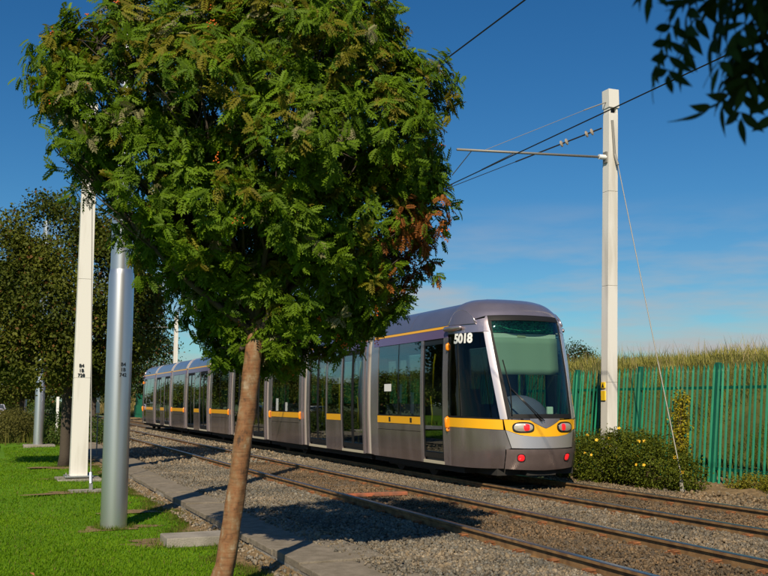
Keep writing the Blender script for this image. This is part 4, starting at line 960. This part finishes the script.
# lawn blades
def blades(name, X, Y, Z, h_, w_, cols, lean_=.5, mat='grass', curl=.35):
    n = len(X); T = np.array([(-.5,0,0),(.5,0,0),(.32,.55,.12),(-.32,.55,.12),(0,1,.45)])
    az = rng.random(n)*2*math.pi; out_ = np.stack([np.cos(az), np.sin(az), np.zeros(n)], -1)
    al = unit(np.array([0,0,1.])+out_*(rng.random((n,1))*lean_)); side = np.stack([-np.sin(az), np.cos(az), np.zeros(n)], -1)
    S_ = np.stack([w_, h_, h_*curl], -1); P = np.stack([X, Y, Z], -1); z_ = np.cross(side, al); 
    V = P[:,None]+T[None,:,0:1]*S_[:,None,0:1]*side[:,None]+T[None,:,1:2]*S_[:,None,1:2]*al[:,None]+T[None,:,2:3]*S_[:,None,2:3]*out_[:,None]
    V = V.reshape(-1,3); o_ = np.arange(n)*5
    F = np.concatenate([np.stack([o_,o_+1,o_+2],-1), np.stack([o_,o_+2,o_+3],-1), np.stack([o_+3,o_+2,o_+4],-1)])
    return raw_mesh(name, V, F, mat, np.repeat(cols, 5, 0))
n = 190000
d = 8.6+30*rng.random(n)**1.9; th = YAW+np.radians(rng.uniform(-25, -2, n)); X = d*np.sin(th)/np.cos(th-YAW); Y = d*np.cos(th)/np.cos(th-YAW)
soilp = [(1.62,13.85,.52,.36),(1.6,18.7,.75,.35),(1.85,22.2,.8,.5),(2.05,11.95,.62,.34),(2.2,15.2,.5,.25),(2.0,26.3,.8,.6),(1.9,8.72,.2,.2)]
edge = KX-.30+.11*np.sin(Y*2.3)+.08*np.sin(Y*5.1+1)+.05*np.sin(Y*11)
keep = X < edge+rng.uniform(-.06,.10,n)
for cx, cy, rx, ry in soilp: keep &= (((X-cx)/rx)**2+((Y-cy)/ry)**2 > rng.uniform(.15,1.0,n))
for x0,x1,y0,y1 in ((1.36,2.32,21.45,22.65),(1.4,2.07,18.58,19.22),(1.97,2.73,11.53,12.07),(1.2,2.3,37.6,38.7)): keep &= ~((X>x0)&(X<x1)&(Y>y0)&(Y<y1))
keep &= (Y < 38.5) & ~((X < .5) & (Y > 30.5))
X, Y, d = X[keep], Y[keep], d[keep]; n = len(X)
pat = (np.sin(X*2.1+Y*.9)+np.sin(X*.8-Y*1.3+2)+.6*np.sin(X*5.3+Y*3.7)+.5*np.sin(X*9.1-Y*7.3))*.17+.5; v = (.45*rng.random(n)+.55*pat)[:,None].clip(0,1)
cols = np.array([.085,.185,.005])*(1-v)+np.array([.19,.32,.012])*v; cols = np.where(rng.random((n,1)) > .95, np.array([.20,.19,.05]), cols)
stuff(blades('lawn_grass', X, Y, lawnz(X, Y)-.004, rng.uniform(.016,.038,n)*(1+d/60), rng.uniform(.004,.008,n)*(1+d/12), cols, 1.1), 'mown bright green grass of the lawn', 'grass')
# longer tufts the mower leaves round the posts
cx_ = np.array([(1.64,13.82,.26),(1.84,22.08,.62),(1.75,18.9,.48),(2.35,11.8,.5),(1.9,8.9,.3),(1.85,26.6,.35),(1.75,38.2,.7)]); n = 5200; ii = rng.integers(0, len(cx_), n); aa_ = rng.random(n)*6.283; rr_ = cx_[ii,2]*rng.normal(1.0,.13,n)
X = cx_[ii,0]+rr_*np.cos(aa_)*.9; Y = cx_[ii,1]+rr_*np.sin(aa_); kk = (X < KX-.1)&((X-1.64)**2+(Y-13.82)**2 > .04); X, Y = X[kk], Y[kk]; n = len(X); v = rng.random((n,1)); cols = np.array([.06,.14,.008])*(1-v)+np.array([.17,.21,.03])*v
stuff(blades('grass_tufts', X, Y, lawnz(X, Y)-.004, rng.uniform(.03,.10,n), rng.uniform(.005,.010,n), cols, 1.0), 'longer grass tufts left round the feet of poles and slabs', 'grass')
# rough grass tufts near slabs
n = 16000; Y = 8.5+20*rng.random(n)**1.4; X = KX-.32+.11*np.sin(Y*2.3)+.08*np.sin(Y*5.1+1)+rng.normal(0,.10,n); k_ = (X < KX-.03)
X, Y = X[k_], Y[k_]; n = len(X); v = rng.random((n,1)); cols = np.array([.05,.11,.01])*(1-v)+np.array([.19,.15,.04])*v
stuff(blades('edge_grass', X, Y, lawnz(X, Y)+.005, rng.uniform(.02,.06,n), rng.uniform(.004,.008,n), cols, 1.3), 'thin yellowing grass along the soil strip by the kerb', 'grass')
# bank grass
def bankz(X, Y):
    t = ((X-13.5)/4.2).clip(0,1); return -.12+2.68*(t*t*(3-2*t))+.12*np.sin(Y*.31+1)+.10*np.sin(Y*.83+X)*t+.05*np.sin(Y*2.1+X*1.3)
n = 110000; X = 13.45+6.5*rng.random(n); Y = 11+60*rng.random(n)**1.7; top = ((X-15.2)/2.2).clip(0,1)
pat = (np.sin(X*1.9+Y*1.3)+np.sin(Y*2.7-X)+np.sin(Y*.9+2))*.17+.5; v = (.5*rng.random(n)+.5*pat)[:,None]
lowc = np.array([.032,.052,.008])*(1-v)+np.array([.25,.27,.025])*v; topc = np.array([.34,.34,.06])*(1-v)+np.array([.62,.52,.20])*v
mixv = (top*(.35+.65*rng.random(n)))[:,None]; cols = lowc*(1-mixv)+topc*mixv
h_ = rng.uniform(.10,.26,n)*(1+.9*top*(rng.random(n) > .88))*(1+.35*np.sin(Y*1.9+X*2.3))
stuff(blades('bank_grass', X, Y, bankz(X, Y)-.02, h_, rng.uniform(.006,.012,n)*(1+Y/40), cols, 1.25), 'long wild grass, green below and straw-coloured at the crest, covering the bank', 'grass')
n = 1500; Y = 11+60*rng.random(n)**1.5; X = rng.uniform(16.3,18.8,n); v = rng.random((n,1))
stuff(blades('seed_stalks', X, Y, bankz(X, Y), rng.uniform(.3,.7,n), rng.uniform(.008,.013,n), np.array([.50,.38,.20])*(.6+.6*v), .55, curl=.2), 'dry seed stalks standing up along the bank crest', 'grass')
n = 26000; X = rng.uniform(13.4,22,n); Y = rng.uniform(60,150,n); v = rng.random((n,1))
stuff(blades('far_bank_grass', X, Y, bankz(X, Y), rng.uniform(.3,.7,n), rng.uniform(.05,.10,n), np.array([.16,.15,.03])*(1-v)+np.array([.42,.31,.14])*v, .7), 'straw-coloured grass on the far end of the bank', 'grass')
n = 14000; X = rng.uniform(-3,8,n); Y = rng.uniform(40,110,n); kk = ~((X > 3.5)&(X < 11)) & ~((X > -1.75)&(X < .45)); X, Y = X[kk], Y[kk]; n = len(X); v = rng.random((n,1))
stuff(blades('rough_grass', X, Y, np.full(n,-.2), rng.uniform(.25,.7,n), rng.uniform(.03,.06,n), np.array([.07,.09,.015])*(1-v)+np.array([.17,.15,.035])*v, .7), 'rough unmown grass beyond the lawn around the hedge', 'grass')
# fallen leaves
fl = MB().add([tuple(q_*np.array([.06,.06,.1])) for q_ in QT], QF).build('fallen_leaf', 'rust', loc=Vector((0,0,0)))
n = 20; first = True
for k_ in range(n):
    dd = 9+9*random.random(); th_ = YAW+math.radians(random.uniform(-20,-5)); x, y = dd*math.sin(th_), dd*math.cos(th_)
    if x > 2.4: continue
    o = fl if first else copy_at(fl, (0,0,0)); first = False
    o.location = (x, y, -.17+lawn_z(x, y)+.045); o.rotation_euler = (random.uniform(-.4,.4), random.uniform(-.4,.4), random.uniform(0,6)); s_ = random.uniform(.7,1.2); o.scale = (s_,)*3
    tag(o, 'single fallen orange-brown leaf lying on the mown lawn', 'leaf', 'fallen leaves on the lawn')

# parked cars on the road behind the lawn
def car(loc, label, mat):
    x, y, z = loc; t = thing('parked_car', loc, label, 'car', 'cars parked on the road'); W_ = .86
    pr = [(-2.1,.32),(-2.12,.62),(-1.95,.86),(-1.2,.95),(-.65,1.40),(.75,1.44),(1.45,1.0),(2.05,.92),(2.12,.6),(2.08,.30)]
    n = len(pr); vs = [(x+s*(W_ if p[1] < 1.1 else W_-.17), y+p[0], z+p[1]) for s in (-1,1) for p in pr]
    MB().add(vs, [tuple(range(n)), tuple(range(2*n-1,n-1,-1))]+[(i,(i+1)%n,n+(i+1)%n,n+i) for i in range(n)]).build('body', mat, t, bevel=.04, smooth='auto')
    for s in (-1,1):
        xs = x+s*(W_-.06); MB().add([(xs+s*.065,y-1.1,z+.98),(xs+s*.065,y+1.25,z+1.0),(xs-s*.09,y+.72,z+1.38),(xs-s*.09,y-.62,z+1.36)], [(0,1,2,3)]).build('side_window', 'glass_dark', t)
        for dy in (-1.3,1.32): 
            wl = MB().tube([(x+s*(W_-.16), y+dy, z+.31), (x+s*(W_+.02), y+dy, z+.31)], .31, 20).build('wheel', 'tyre', t); MB().tube([(x+s*(W_+.015), y+dy, z+.31), (x+s*(W_+.03), y+dy, z+.31)], .19, 16).build('rim', 'galv', wl)
        MB().box(x+s*.5-.14, x+s*.5+.14, y-2.14, y-2.08, z+.62, z+.76).build('headlight', 'lampc', t)
    MB().add([(x-.72,y-1.17,z+.985),(x+.72,y-1.17,z+.985),(x+.6,y-.70,z+1.37),(x-.6,y-.70,z+1.37)], [(0,1,2,3)]).build('windscreen', 'glass_dark', t)
    return t
structure(MB().grid([[(-8.5, -20, -.28), (-3.9, -20, -.28)], [(-8.5, 70, -.28), (-3.9, 70, -.28)], [(-5.5, 200, -.28), (-.9, 200, -.28)]]).build('road', 'asphalt'))
car((.75, 112, -.27), 'pale lilac car parked at the end of the footpath behind the bushes', 'carpaint')
car((-5.2, 66, -.27), 'white car parked on the road seen only as a window reflection', 'white'); car((-5.2, 78, -.27), 'red car parked on the road seen only as a window reflection', 'carpaint_red')
